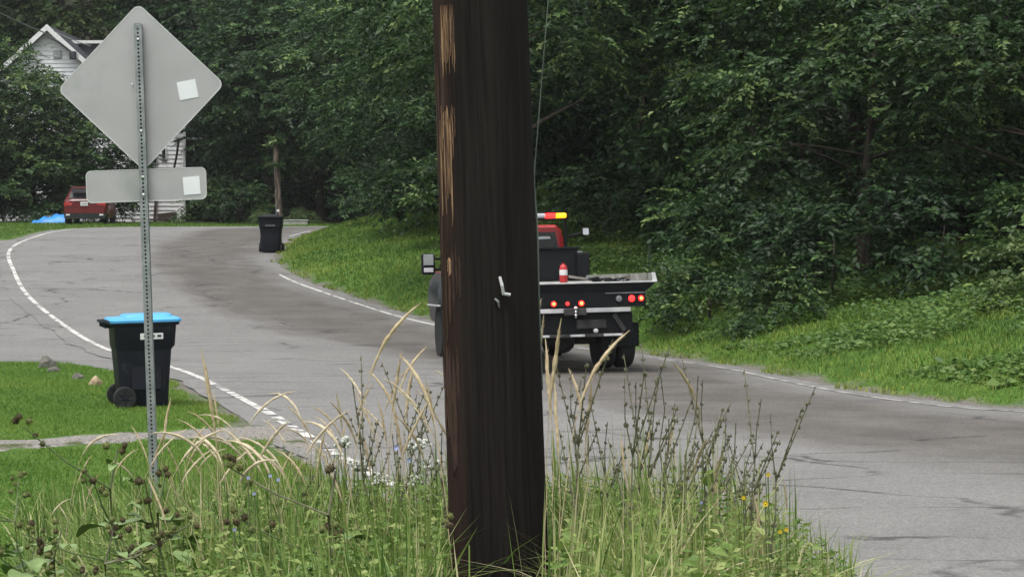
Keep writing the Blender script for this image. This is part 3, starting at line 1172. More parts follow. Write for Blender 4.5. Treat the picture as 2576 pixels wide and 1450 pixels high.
b.box((1.6, 4.6, hr - .9), (1.4, 2.8, .8))
b.build('dormer', 'shingle', roof)
B().box((1.75, 3.1, hr - .47), (2.6, .08, .16)).build('dormer_fascia', 'white_trim', roof)
vent = B().box((.45, .06, he + 2.55), (.40, .08, .42)).build('attic_vent', 'grey_metal', house)
b = B()
for k in range(5):
    b.box((.45, .0, he + 2.40 + k * .075), (.36, .04, .035), rot=(R(30), 0, 0))
b.build('louvre', 'white_trim', vent)
B().box((1.35, -.42, hr - 1.45), (.34, .3, .42), .04).build('floodlight', 'dark_glass', house)
b = B().tube([(.05, -.43, hr - .5), (.6, -.43, hr - .75), (1.3, -.43, hr - 1.3)], .05, 6)
b.build('conduit', 'dark_glass', house)
b = B().box((0, -.02, he - .05), (HW * 2 + .1, .12, .14))
b.build('belt_board', 'grey_metal', house)
for wx in (-2.2, 1.6):
    for wz in (1.6, 4.2):
        w = B().box((wx, .02, wz), (1.0, .1, 1.5)).build('window', 'white_trim', house)
        B().box((wx, -.04, wz), (.8, .03, 1.3)).build('pane', 'dark_glass', w)
# side wing with weathered boards
wx0, wx1, wh = -19.75 - HX, -16.75 - HX, 5.2
b = B()
b.box(((wx0 + wx1) / 2 - .2, .65, wh / 2), (wx1 - wx0 - .45, .9, wh))
b.build('wing_wall', 'white_siding', house)
b = B()
clap(b, wx0, wx1 - .12, .2, .15, wh, pitch=.22)
tag(b.build('wing_siding', 'white_siding', house), kind='stuff')
B().box((wx1 - .06, .15, wh / 2), (.14, .14, wh)).build('corner_board', 'white_trim', house)
b = B()
b.prism([(wx0, -.15, wh + .0), (wx1 + .1, -.15, wh), (wx1 + .1, 1.6, wh + .5), (wx0, 1.6, wh + .5)], (0, 0, .12))
b.build('wing_roof', 'shingle', house)
b = B().box((wx1 + .55, -.55, 4.45), (1.75, .9, .05), rot=(R(6), R(3), 0))
aw = b.build('awning', 'grey_metal', house)
b = B().tube([(wx1 - .18, -.9, 4.45), (wx1 - .35, -.5, 3.6), (wx1 - .62, -.05, 2.6)], .06, 6)
b.tube([(wx1 - .45, -.7, 4.3), (wx1 + .1, -.85, 4.5)], .07, 6)
b.build('brace', 'rusty_brown', aw)
for (wx, wz, ww, wh_) in ((wx1 - 1.1, 2.55, .42, .5), (wx1 - .62, 2.55, .3, .5), (wx1 - 1.75, 3.5, .55, .5), (wx1 - 1.1, 3.7, .16, .5)):
    w = B().box((wx, .12, wz), (ww + .12, .12, wh_ + .12)).build('window', 'white_trim', house)
    B().box((wx, .05, wz), (ww, .03, wh_)).build('pane', 'dark_glass', w)
b = B()
b.box((wx1 - 1.55, .1, .75), (.12, .1, 1.4), rot=(0, R(4), 0))
b.box((wx1 - .85, -.2, .5), (1.0, .4, .35), rot=(0, R(-6), 0))
b.box((wx1 - 1.3, .05, .3), (1.6, .1, .1), rot=(0, R(3), 0))
b.build('loose_board', 'rusty_brown', house)
B().box((wx1 - .28, -.25, .42), (.32, .3, .75), .02).build('pale_bin_box', 'white_trim', house)

# service wires to the gable
mat('wire', (.16, .19, .16), (.10, .12, .10), rough=.6)


def wire(p, q, sag, r_, label, name='overhead_wire'):
    b = B()
    pts = []
    for k in range(13):
        t = k / 12
        v = Vector(p).lerp(Vector(q), t)
        v.z -= sag * 4 * t * (1 - t)
        pts.append(v)
    b.tube(pts, r_, 6)
    tag(b.build(name, 'wire', smooth=True), label, 'wire', 'service wires at the house')


wire(at(-160, -48, 96), at(130, 90, 111.3), .10, .030, 'thick wire running from the upper left corner down to the gable')
wire(at(-160, 105, 97), at(165, 182, 111), .25, .016, 'thin wire crossing the leaves below the gable')
wire(at(135, 78, 111), at(228, 116, 109), .05, .022, 'thin wire lying across the dark roof right of the gable')

# ------------------------------------------------------------------ far pole, low wall, tarp, stake
mat('old_wood', (.26, .20, .14), (.045, .036, .030), rough=.9, scale=3.0, stretch=(7, 7, .45), bump=.5, contrast=(.50, .62))
p0 = at(704, 545, 92)
pz = gz(p0.x, 92)
fp = empty('utility_pole', (p0.x, 92, pz), (0, R(-3.2), 0))
tag(fp, 'weathered broken-off pole standing behind the far bin', 'pole')
b = B().tube([(0, 0, -.3), (0, 0, 1.2), (.01, 0, 2.6), (0, 0, 3.55), (.03, 0, 3.72)], [.138, .132, .128, .122, .05], 14)
b.build('shaft', 'old_wood', fp, smooth=True)
B().lathe([(.055, 0), (.055, .02)], (-.02, -.136, .68), (0, -1, 0), 14).build('reflector', mat('tag_white', (.8, .8, .8), (.7, .7, .7), rough=.4), fp)
B().tube([(-.1, -.13, 0), (-.1, -.13, .95)], .02, 6).build('conduit', 'grey_metal', fp)
vm = crown_mesh('vine', 91, (.22, .22, .75), 16, 8, 7, .16, .25, .18)
vo_ = link_mesh('vine', vm, 'leaf_mid', fp, (0, 0, 3.1))

mat('pale_concrete', (.46, .46, .42), (.34, .34, .31), rough=.9, scale=5, bump=.4)
a0, a1 = at(690, 566, 99.8), at(774, 565, 99.8)
lw = empty('low_wall', (a0.x, 99.8, gz(a0.x, 99.8)))
tag(lw, 'low pale concrete kerb wall right of the far bin', 'wall')
B().box(((a1.x - a0.x) / 2, 0, .02), (a1.x - a0.x, .3, .36), .02).build('body', 'pale_concrete', lw)
B().box(((a1.x - a0.x) / 2, 0, .22), (a1.x - a0.x + .1, .38, .05), .01).build('coping', 'pale_concrete', lw)

mat('blue_tarp', (.05, .30, .70), (.03, .18, .50), rough=.45, scale=3, bump=.6, bscale=9)
tc0 = at(122, 545, 99)
nx_, ny_ = 26, 14
V = []
for j in range(ny_):
    for i in range(nx_):
        u, v = i / (nx_ - 1), j / (ny_ - 1)
        hgt = .50 * math.sin(math.pi * min(max(v, .0), 1)) ** .6 * (.25 + .75 * u ** .7) + .05 * math.sin(u * 17 + v * 6) * math.sin(v * 3.14)
        V.append((-.75 + 1.5 * u, -.6 + 1.2 * v, max(hgt, 0) + .02))
q = [(j * nx_ + i, j * nx_ + i + 1, (j + 1) * nx_ + i + 1, (j + 1) * nx_ + i) for j in range(ny_ - 1) for i in range(nx_ - 1)]
tp = link_mesh('tarp', np_mesh('tarp', V, quads=q, smooth=True), 'blue_tarp', None, (tc0.x + .1, 99, gz(tc0.x, 99)))
tag(tp, 'bright blue tarp heaped on the grass left of the red car', 'tarp')

sk = at(1632, 690, 48)
st = empty('marker_stake', (sk.x, 48, gz(sk.x, 48)), (0, R(2), 0))
tag(st, 'short dark green stake in the grass behind the truck deck', 'stake')
B().box((0, 0, .25), (.05, .03, .75), .006).build('post', mat('stake_green', (.035, .06, .035), (.02, .035, .02)), st)
B().box((0, -.005, .64), (.055, .032, .05), .004).build('cap', 'stake_green', st)

# ------------------------------------------------------------------ red car
mat('car_red', (.15, .007, .010), (.12, .006, .008), rough=.35, spec=.4, coat=.25)
mat('car_black', (.018, .018, .021), (.012, .012, .014), rough=.5)
mat('tyre', (.022, .022, .024), (.014, .014, .015), rough=.85, bump=.3)
mat('chrome', (.75, .75, .76), (.6, .6, .6), rough=.2, metal=.9)
mat('lamp_red', (.45, .03, .03), (.35, .02, .02), rough=.2, spec=.6)
mat('lamp_pale', (.75, .70, .68), (.6, .55, .55), rough=.2)
mat('plate_white', (.75, .75, .76), (.68, .68, .70), rough=.4)


def wheel(parent, c, r_, w, rim='grey_metal', name='wheel', n=28):
    """wheel with its axis along local X: tyre and rim"""
    e = empty(name, c, parent=parent)
    B().lathe([(r_ * .55, -w / 2), (r_ * .92, -w / 2), (r_, -w * .36), (r_, w * .36), (r_ * .92, w / 2), (r_ * .55, w / 2)], (0, 0, 0), (1, 0, 0), n) \
        .build('tyre', 'tyre', e, smooth=True, angle=35)
    b = B()
    b.lathe([(r_ * .56, -w * .40), (r_ * .56, w * .40)], (0, 0, 0), (1, 0, 0), n)
    b.lathe([(r_ * .2, -w * .47), (r_ * .16, w * .47)], (0, 0, 0), (1, 0, 0), 12)
    for k in range(5):
        a = k * 2 * math.pi / 5
        for sx in (-1, 1):
            b.box((sx * w * .42, math.sin(a) * r_ * .36, math.cos(a) * r_ * .36), (.02, .06, r_ * .42), .004, rot=(-a, 0, 0))
    b.build('rim', rim, e, smooth=True)
    return e


cx0 = at(213, 570, 95)
car = empty('parked_car', (cx0.x, 95, gz(cx0.x, 95.5) + .0), (0, 0, R(4)))
tag(car, 'dark red SUV parked beyond the bend, seen from behind', 'car')


def csec(y, zb, zr, hb, hr_, z0=.28):
    zb = min(zb, zr - .02)
    pts = [(-hb * .93, z0), (-hb, z0 + .22), (-hb, zb - .18), (-hb * .97, zb), (-hr_, zr - .07), (-hr_ + .10, zr)]
    full = pts + [(-x, z) for x, z in pts[::-1]]
    return [(x, y, z) for x, z in full]


b = B()
b.loft([csec(.03, 1.00, 1.03, .84, .72, .45), csec(.10, 1.04, 1.12, .90, .74, .34), csec(.30, 1.05, 1.38, .915, .70), csec(.62, 1.06, 1.62, .92, .68),
        csec(1.2, 1.06, 1.665, .925, .685), csec(2.3, 1.05, 1.66, .925, .68), csec(2.75, 1.04, 1.56, .92, .66), csec(3.35, 1.03, 1.10, .91, .74),
        csec(4.2, .94, .98, .88, .72), csec(4.5, .78, .82, .80, .66, .36)])
b.build('body', 'car_red', car, smooth=True, angle=30)
B().loft([[(-w, y_ - .02, z_ + .02), (w, y_ - .02, z_ + .02), (w, y_ + .05, z_ - .05), (-w, y_ + .05, z_ - .05)] for (w, y_, z_) in ((.70, .10, 1.125), (.655, .30, 1.38), (.60, .55, 1.57))]).build('rear_window', mat('car_glass', (.010, .011, .013), rough=.35, spec=.15), car)
for sx in (-1, 1):
    B().prism([(sx * .935, .75, 1.08), (sx * .935, 3.0, 1.07), (sx * .71, 2.55, 1.55), (sx * .715, .95, 1.56)], (sx * .012, 0, .005)).build('side_window', 'dark_glass', car)
    B().box((sx * .70, 1.7, 1.69), (.035, 1.7, .04), .01).build('roof_rail', 'grey_metal', car)
    B().prism([(sx * .885, .045, .96), (sx * .52, .0, .93), (sx * .56, .0, .84), (sx * .885, .045, .80)], (0, -.03, 0)).build('tail_lamp', 'lamp_red', car)
    B().box((sx * .72, -.02, .42), (.18, .04, .07), .01).build('reflector', 'lamp_pale', car)
    B().box((sx * 1.02, 3.0, 1.12), (.18, .10, .15), .03).build('side_mirror', 'car_red', car)
    B().box((sx * .935, 1.55, .95), (.03, .2, .03), .008).build('door_handle', 'chrome', car)
B().box((0, .10, 1.585), (1.16, .28, .04), .012, rot=(R(-6), 0, 0)).build('spoiler', 'car_red', car)
b = B()
b.loft([[(x, y, z) for x, z in ((-.86, .25), (.86, .25), (.90, .50), (-.90, .50))] for y in (-.02, .45)])
b.build('bumper', 'car_black', car)
B().box((0, -.012, 1.055), (.86, .03, .035), .008).build('chrome_strip', 'chrome', car)
pl = B().box((-.02, -.005, .90), (.32, .03, .165), .006).build('number_plate', 'plate_white', car)
b = B()
for k, w in enumerate((.03, .03, .025, .03, .03, .03)):
    b.box((-.12 + k * .042, -.022, .90), (w * .7, .004, .06))
b.build('plate_lettering', 'car_black', pl)
B().tube([(-.05, .16, 1.14), (.30, .20, 1.20)], .012, 6).build('rear_wiper', 'car_black', car)
for sx in (-1, 1):
    for yy in (.85, 3.6):
        wheel(car, (sx * .80, yy, .34), .345, .22)

# ------------------------------------------------------------------ wheeled bins
mat('bin_black', (.010, .012, .019), (.007, .008, .013), rough=.55, spec=.22, scale=5, bump=.1, bscale=120, spot=((.024, .026, .032), 7, .62))
mat('bin_blue', (.09, .40, .74), (.06, .32, .62), rough=.42, spec=.45, scale=3)
mat('label_white', (.78, .78, .78), (.70, .70, .70), rough=.5)


def wheeled_bin(loc, rz, lid_m, label, big_label, tilt=0.0):
    """cart; its back (handle, wheels) faces local -X, front +X"""
    t = empty('wheeled_bin', loc, (0, tilt, rz))
    tag(t, label, 'bin')
    b = B()
    S = [(.02, .275, .26, .05, -.005), (.05, .285, .27, .06, 0), (.30, .300, .285, .06, .0), (.69, .330, .315, .06, .0), (.70, .330, .315, .06, 0), (.745, .358, .335, .06, .012),
         (.99, .372, .350, .06, .018), (1.0, .405, .372, .05, .018), (1.03, .410, .376, .05, .018), (1.03, .385, .352, .05, .018)]
    b.loft([rrect(hx, hy, r_, z, 4, cx=c) for (z, hx, hy, r_, c) in S])
    body = b.build('body', 'bin_black', t, smooth=True, angle=28)
    # recessed side ribs are raised panels on the lower body
    for sy in (-1, 1):
        B().box((.02, sy * .298, .42), (.36, .02, .40), .012, rot=(R(-4.2 * sy) * -1, 0, 0)).build('side_panel', 'bin_black', body)
    b = B()
    b.loft([rrect(.425, .388, .06, 1.034, 4, cx=.022), rrect(.428, .390, .06, 1.062, 4, cx=.022), rrect(.40, .365, .06, 1.085, 4, cx=.02),
            rrect(.30, .27, .06, 1.092, 4, cx=.06), rrect(.27, .24, .05, 1.125, 4, cx=.07), rrect(.16, .14, .05, 1.128, 4, cx=.08)])
    lid = b.build('lid', lid_m, t, smooth=True, angle=25)
    B().box((.40, 0, 1.075), (.07, .20, .02), .008).build('lid_grip', 'bin_black', lid)
    b = B()
    b.tube([(-.36, -.28, 1.0), (-.47, -.27, 1.045), (-.485, -.2, 1.05), (-.485, .2, 1.05), (-.47, .27, 1.045), (-.36, .28, 1.0)], .02, 8)
    for sy in (-.24, 0, .24):
        b.box((-.40, sy, 1.02), (.14, .04, .09), .012)
    b.build('handle', 'bin_black', t, smooth=True)
    B().tube([(-.25, -.36, .135), (-.25, .36, .135)], .014, 8).build('axle', 'grey_metal', t)
    for sy in (-1, 1):
        e = empty('wheel', (-.25, sy * .335, .135), (0, 0, R(90)), parent=t)
        B().lathe([(.10, -.04), (.128, -.04), (.137, -.025), (.137, .025), (.128, .04), (.10, .04)], (0, 0, 0), (1, 0, 0), 26).build('tyre', 'tyre', e, smooth=True)
        b = B().lathe([(.10, -.030), (.10, .030)], (0, 0, 0), (1, 0, 0), 26)
        for k in range(6):
            a = k * math.pi / 3
            for sx in (-1, 1):
                b.box((sx * .034, math.sin(a) * .058, math.cos(a) * .058), (.012, .02, .085), .003, rot=(-a, 0, 0))
        b.lathe([(.03, -.045), (.03, .045)], (0, 0, 0), (1, 0, 0), 12)
        b.build('hub', 'bin_black', e, smooth=True)
    if big_label:
        pl_ = B().box((.085, -.352, .865), (.275, .012, .075), .005, rot=(R(4), 0, 0)).build('label_plate', 'label_white', t)
        B().box((.055, -.359, .868), (.13, .008, .024), .003, rot=(R(4), 0, 0)).build('label_print', 'bin_black', pl_)
        B().box((.175, -.359, .868), (.045, .008, .024), .003, rot=(R(4), 0, 0)).build('label_print', 'bin_black', pl_)
    else:
        pl_ = empty('label_plate', (0, 0, 0), parent=t)
        for k in range(6):
            B().box((.392, -.13 + k * .05, .80), (.006, .036, .045), .002, rot=(0, R(6), 0)).build('label_letter', 'grey_metal', pl_)
    return t


nb = at(358, 1024, 26.6)
wheeled_bin((nb.x, 26.6, gz(nb.x, 26.6) - .01), R(17), 'bin_blue', 'black wheeled bin with a bright blue lid on the lawn by the sign post', True, R(-1.2))
fb = at(682, 633, 65.5)
wheeled_bin((fb.x, 65.5, gz(fb.x, 65.5) + .0), R(-88), 'bin_black', 'plain black wheeled bin at the road edge by the grass mound', False)

# ------------------------------------------------------------------ stones by the bin
mat('stone_grey', (.20, .19, .165), (.10, .095, .08), rough=.95, scale=7, bump=.7, spot=((.09, .11, .05), 3, .56))
mat('stone_tan', (.46, .36, .22), (.26, .20, .13), rough=.95, scale=7, bump=.7)
for (px, py, w, h_, d_, m_, lb, sd_) in ((119, 922, .30, .20, .2, 'stone_grey', 'largest dark domed stone at the lawn corner by the road', 3),
                                         (134, 931, .20, .09, .2, 'stone_grey', 'low mossy stone just in front of the domed stone', 5),
                                         (196, 950, .19, .11, .16, 'stone_grey', 'small pale grey stone midway between the domed stone and the bin', 8),
                                         (241, 968, .24, .14, .2, 'stone_tan', 'tan angular stone nearest the black bin with the blue lid', 12)):
    s_ = 2.22
    d = F * s_ / (py - HY)
    x = (px - CX) * d / F
    rg_ = random.Random(sd_)
    b = B().sphere((0, 0, 0), 1, 2, (w / 2, d_ / 2, h_), jitter=.16, seed=sd_)
    tag(b.build('stone', m_, None, False, (x, d, gz(x, d) - .01), (0, 0, rg_.uniform(0, 3))), lb, 'stone', 'stones in a line on the lawn')

# ------------------------------------------------------------------ tow truck
mat('truck_red', (.48, .018, .020), (.38, .014, .016), rough=.3, spec=.5, coat=.4)
mat('truck_black', (.008, .009, .011), (.005, .006, .007), rough=.6, spec=.2, scale=4, bump=.1)
mat('truck_slate', (.018, .022, .029), (.012, .015, .020), rough=.3, spec=.5)
mat('deck_steel', (.34, .34, .31), (.20, .20, .18), rough=.75, scale=6, spot=((.10, .09, .075), 3, .60))
mat('dull_white', (.60, .60, .60), (.42, .42, .43), rough=.55, scale=6)
mat('under_grey', (.07, .065, .065), (.03, .028, .028), rough=.8, scale=6)
mat('glow_red', (.6, .02, .02), rough=.3, emit=(1, .018, .016), estr=2.6)
mat('glow_core', (.8, .3, .1), rough=.3, emit=(1, .36, .05), estr=3.2)
mat('glow_amber', (.8, .5, .05), rough=.3, emit=(1, .34, .003), estr=1.7)
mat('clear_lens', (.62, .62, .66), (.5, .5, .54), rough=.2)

tx, ty = (1418 - CX) / 165.0, 33.3
truck = empty('tow_truck', (tx, ty, gz(tx, ty) + .02), (R(-1.15), R(-1.0), R(11.5)))
tag(truck, 'flatbed tow truck with red cab and lit light bar driving away behind the pole', 'truck')
T_ = truck
b = B()
for sx in (-1, 1):
    b.box((sx * .40, 2.7, .80), (.08, 6.6, .2), .01)
for yy in (-.5, .6, 2.2, 3.4, 5.8):
    b.box((0, yy, .80), (.72, .1, .12))
b.build('chassis_frame', 'under_grey', T_)
# deck with raised side rails and flared tail
DZ, TY = 1.32, -.95
deck = B().box((0, 1.17, DZ - .05), (2.36, 4.2, .06), .01).build('deck', 'deck_steel', T_)
for sx in (-1, 1):
    b = B()
    b.prism([(sx * 1.165, TY, DZ - .06), (sx * 1.225, TY, DZ - .01), (sx * 1.205, TY + .03, DZ + .125), (sx * 1.165, TY + .03, DZ + .125)], (0, 4.2, -.05))
    b.build('side_rail', 'deck_steel', deck)
    B().prism([(sx * 1.165, TY - .03, DZ), (sx * 1.235, TY - .03, DZ), (sx * 1.212, TY - .01, DZ + .13), (sx * 1.16, TY - .01, DZ + .13)], (0, .025, 0)).build('rail_end', 'dull_white', deck)
B().box((0, TY - .02, DZ - .005), (2.46, .05, .022), .006).build('tail_edge', 'dull_white', deck)
b = B()
b.prism([(-1.21, TY - .03, DZ - .019), (1.21, TY - .03, DZ - .019), (1.06, TY, DZ - .15), (1.06, TY, DZ - .37), (-1.06, TY, DZ - .37), (-1.06, TY, DZ - .15)], (0, .2, 0))
tail = b.build('tail_panel', 'truck_black', T_)
B().box((.74, TY - .012, DZ - .165), (.60, .012, .012)).build('trim_strip', 'grey_metal', tail)


def lamp(x, z, r_, m_, core=False):
    e = B().lathe([(r_ * 1.12, 0), (r_ * 1.12, .018)], (x, TY, z), (0, -1, 0), 20).build('tail_light', 'truck_black', tail)
    B().lathe([(r_, .012), (r_ * .9, .03), (r_ * .3, .036)], (x, TY, z), (0, -1, 0), 20).build('lens', m_, e, smooth=True)
    if core:
        B().lathe([(r_ * .5, .034), (r_ * .3, .042)], (x, TY, z), (0, -1, 0), 14).build('bulb', 'glow_core', e, smooth=True)


for sx in (-1, 1):
    lamp(sx * .84, DZ - .25, .052, 'glow_red')
    lamp(sx * .985, DZ - .25, .045, 'glow_red', True)
    lamp(sx * .645, DZ - .25, .05, 'grey_metal')
lamp(-.35, DZ - .305, .042, 'glow_red', True)
lamp(-.14, DZ - .305, .030, 'glow_red')
lamp(.07, DZ - .305, .044, 'glow_red', True)
bump = B().box((.02, TY + .04, DZ - .412), (1.62, .08, .068), .01).build('bumper_bar', 'dull_white', T_)
B().box((-.03, TY - .02, DZ - .43), (.34, .04, .10), .01).build('hitch_plate', 'under_grey', bump)
b = B()
for k, (zz, r_) in enumerate(((DZ - .375, .034), (DZ - .43, .026), (DZ - .48, .026))):
    b.sphere((-.03, TY - .07, zz), r_, 2)
b.tube([(-.03, TY - .07, DZ - .52), (-.03, TY - .07, DZ - .36)], .014, 8)
b.build('hitch_ball', 'chrome', bump, smooth=True)
# wheel lift and clutter below
b = B()
b.box((0, TY + .25, .71), (1.76, .3, .32), .02)
und = b.build('underbody', 'truck_black', T_)
B().box((.66, TY + .07, .72), (.07, .03, .30), .006, rot=(0, R(-33), 0)).build('diagonal_brace', 'under_grey', und)
B().box((.24, TY + .08, .70), (.46, .04, .14), .02).build('winch_box', 'under_grey', und)
B().lathe([(.035, 0), (.035, .05), (.012, .07)], (.30, TY + .09, .60), (0, -1, 0), 12).build('tow_eye', 'dull_white', und)
for (x, w) in ((.02, .22), (.56, .28), (-.56, .30)):
    B().box((x, TY + .06, .535), (w, .04, .034), .006).build('lower_bar', 'dull_white', und)
B().box((.0, TY + .09, .535), (1.46, .04, .05), .006).build('lower_beam', 'under_grey', und)
b = B().tube([(-.9, 0, .43), (.9, 0, .43)], .06, 10)
b.sphere((0, 0, .43), .19, 2, (1, .9, 1))
b.build('rear_axle', 'under_grey', T_, smooth=True)
for sx in (-1, 1):
    for x in (.62, .915):
        wheel(T_, (sx * x, 0, .41), .41, .25, 'under_grey')
    wheel(T_, (sx * .95, 5.05, .41), .41, .25, 'under_grey')
    B().box((sx * .77, -.50, .52), (.58, .02, .36), .004).build('mud_flap', 'truck_black', T_)
    # side toolbox below the deck
    B().box((sx * .95, 2.3, .86), (.45, 1.6, .48), .02).build('toolbox', 'truck_black', T_)


# cab
def tsec(y, zr, hr_, zb=1.50, hb=.99, z0=.60):
    zb = min(zb, zr - .03)
    pts = [(-hb + .04, z0), (-hb, z0 + .1), (-hb, zb), (-hr_ - .01, zr - .10), (-hr_ + .09, zr)]
    return [(x, y, z) for x, z in pts + [(-x, z) for x, z in pts[::-1]]]


b = B()
b.loft([tsec(3.62, 2.21, .82), tsec(3.70, 2.255, .84), tsec(4.9, 2.27, .84), tsec(5.15, 2.21, .84), tsec(5.75, 1.58, .88)])
cab = b.build('cab', 'truck_red', T_, smooth=True, angle=30)
B().prism([(-.86, 3.600, 1.45), (.86, 3.600, 1.45), (.715, 3.600, 2.13), (-.715, 3.600, 2.13)], (0, .03, 0)).build('rear_window', 'dark_glass', cab)
B().prism([(-.64, 3.592, 1.98), (.64, 3.592, 2.02), (.62, 3.592, 2.06), (-.64, 3.592, 2.05)], (0, .012, 0)).build('sky_reflection', 'clear_lens', cab)  # pale strip: sky reflection in the rear window, put in as colour
B().loft([tsec(5.752, 1.575, .88, 1.49, .985), tsec(6.6, 1.47, .86, 1.32, .97), tsec(6.85, 1.40, .80, 1.25, .93)]).build('hood', 'truck_slate', cab, smooth=True, angle=30)
for sx in (-1, 1):
    B().box((sx * .985, 4.68, 1.05), (.05, 2.1, .85), .015).build('lower_door', 'truck_slate', cab)
    B().prism([(sx * .975, 3.95, 1.55), (sx * .985, 5.35, 1.55), (sx * .835, 5.0, 2.08), (sx * .83, 3.95, 2.09)], (sx * .015, 0, .004)).build('side_window', 'dark_glass', cab)
    B().lathe([(.50, -.06), (.50, .06), (.44, .06), (.44, -.06)], (sx * 1.0, 5.05, .45), (1, 0, 0), 28).build('wheel_arch', 'truck_black', cab)
    b = B()
    b.loft([rrect(.10, .62, .08, z, 3, cx=sx * 1.06, cy=5.05) for z in (.90, 1.18)] + [rrect(.05, .5, .04, 1.34, 3, cx=sx * 1.0, cy=5.05)])
    fe = b.build('front_fender', 'truck_slate', cab, smooth=True)
    B().box((sx * 1.10, 5.05, .915), (.14, 1.2, .03), .008).build('trim_strip', 'dull_white', fe)
    # extended towing mirrors
    mi = B().box((sx * 1.315, 4.55, 1.63), (.235, .10, .36), .035).build('mirror', 'truck_black', cab)
    B().box((sx * 1.315, 4.495, 1.705), (.175, .012, .185), .006).build('mirror_glass', mat('mirror_glass', (.32, .37, .36), (.25, .29, .29), rough=.15, spec=.6), mi)
    B().box((sx * 1.315, 4.495, 1.53), (.165, .012, .075), .006).build('mirror_glass', 'clear_lens', mi)
    for zz in (1.72, 1.54):
        B().tube([(sx * .97, 4.6, zz), (sx * 1.22, 4.58, zz)], .022, 8).build('mirror_arm', 'truck_black', mi)
# headboard with light pylon
b = B()
b.box((0, 3.42, 1.56), (2.1, .05, .58), .01)
b.box((0, 3.40, 1.855), (2.2, .07, .04), .008)
for sx in (-1, 1):
    b.box((sx * 1.13, 3.40, 1.53), (.22, .2, .50), .03)
    b.box((sx * .86, 3.46, 2.1), (.05, .05, .60))
    b.tube([(sx * .90, 3.45, 2.05), (sx * 1.17, 3.45, 2.11)], .018, 8)
hb_ = b.build('headboard', 'truck_black', T_)
for sx in (-1, 1):
    wl = B().box((sx * 1.19, 3.40, 2.13), (.12, .10, .13), .025).build('work_light', 'truck_black', hb_)
    B().box((sx * 1.19, 3.345, 2.13), (.10, .012, .115), .015).build('lens', 'clear_lens', wl)
lb_ = B().box((0, 3.45, 2.345), (1.76, .26, .03), .01).build('light_bar', 'truck_black', T_)
for (x0, x1, m_) in ((-.87, -.69, 'glow_amber'), (-.69, -.51, 'glow_red'), (-.51, -.02, 'clear_lens'), (.02, .51, 'clear_lens'), (.51, .69, 'glow_red'), (.69, .87, 'glow_amber')):
    B().box(((x0 + x1) / 2, 3.45, 2.405), (x1 - x0 - .008, .24, .085), .03).build('light_module', m_, lb_, smooth=True)
B().box((0, 3.45, 2.458), (1.6, .2, .02), .006).build('cover', 'truck_black', lb_)
# truck-frame placement for what lies on the deck
TM = Matrix.Translation(truck.location) @ truck.rotation_euler.to_matrix().to_4x4()


def on_truck(name, p, label, cat, rz=0.0):
    o = empty(name)
    o.location = TM @ Vector(p)
    o.rotation_euler = (TM.to_3x3() @ Euler((0, 0, rz)).to_matrix()).to_euler()
    return tag(o, label, cat)


ex = on_truck('fire_extinguisher', (.30, 1.2, DZ - .025), 'red fire extinguisher with white label standing on the truck deck', 'extinguisher')
B().lathe([(.05, 0), (.062, .01), (.064, .05), (.064, .23), (.05, .275), (.022, .295), (.02, .315)], (0, 0, 0), n=20) \
    .build('cylinder', mat('ext_red', (.50, .035, .04), (.42, .03, .03), rough=.35), ex, smooth=True)
B().lathe([(.0648, .125), (.0648, .175), (.0648, .21)], (0, 0, 0), n=20).build('label_band', 'label_white', ex, smooth=True)
b = B().box((.0, 0, .335), (.03, .03, .04), .005).box((.025, 0, .365), (.11, .02, .014), .004, rot=(0, R(-14), 0)).box((.02, 0, .345), (.09, .02, .012), .004)
b.build('valve_lever', 'truck_black', ex)
b = B().tube([(-.02, 0, .33), (-.075, 0, .30), (-.082, 0, .18), (-.075, 0, .08)], .009, 6)
b.build('hose', 'truck_black', ex)
ch = on_truck('tow_chain', (.70, -.3, DZ - .02), 'dark tow chain heaped on the right half of the truck deck', 'chain')
rg_ = random.Random(4)
b = B()
for k in range(26):
    a = rg_.uniform(0, 6.28)
    px_, py_, pz_ = rg_.uniform(-.32, .22), rg_.uniform(-.2, .2), rg_.uniform(.015, .075)
    v1 = Vector((math.cos(a), math.sin(a), rg_.uniform(-.3, .3))) * .045
    v2 = Vector((-math.sin(a), math.cos(a), rg_.uniform(-.6, .6))) * .026
    c = Vector((px_, py_, pz_))
    b.tube([c + v1 * math.cos(t) + v2 * math.sin(t) for t in np.linspace(0, 2 * math.pi, 11)], .010, 5)
b.build('chain_links', 'truck_black', ch)
st2 = on_truck('tow_strap', (.64, 1.0, DZ - .02), 'pale tow strap lying across the truck deck beside the extinguisher', 'strap')
b = B()
pts = [(-.30, 0, .10), (-.12, .02, .07), (0, 0, .05), (.08, -.02, .03), (.25, -.1, .015)]
for a_, c_ in zip(pts[:-1], pts[1:]):
    a_, c_ = Vector(a_), Vector(c_)
    b.prism([a_ + Vector((0, 0, .02)), a_ - Vector((0, 0, .02)), c_ - Vector((0, 0, .02)), c_ + Vector((0, 0, .02))], (0, .012, 0))
b.build('webbing', mat('strap_tan', (.34, .31, .27), (.2, .18, .16), rough=.8), st2)
B().box((.0, -.01, .06), (.06, .05, .05), .008).build('ratchet', 'grey_metal', st2)

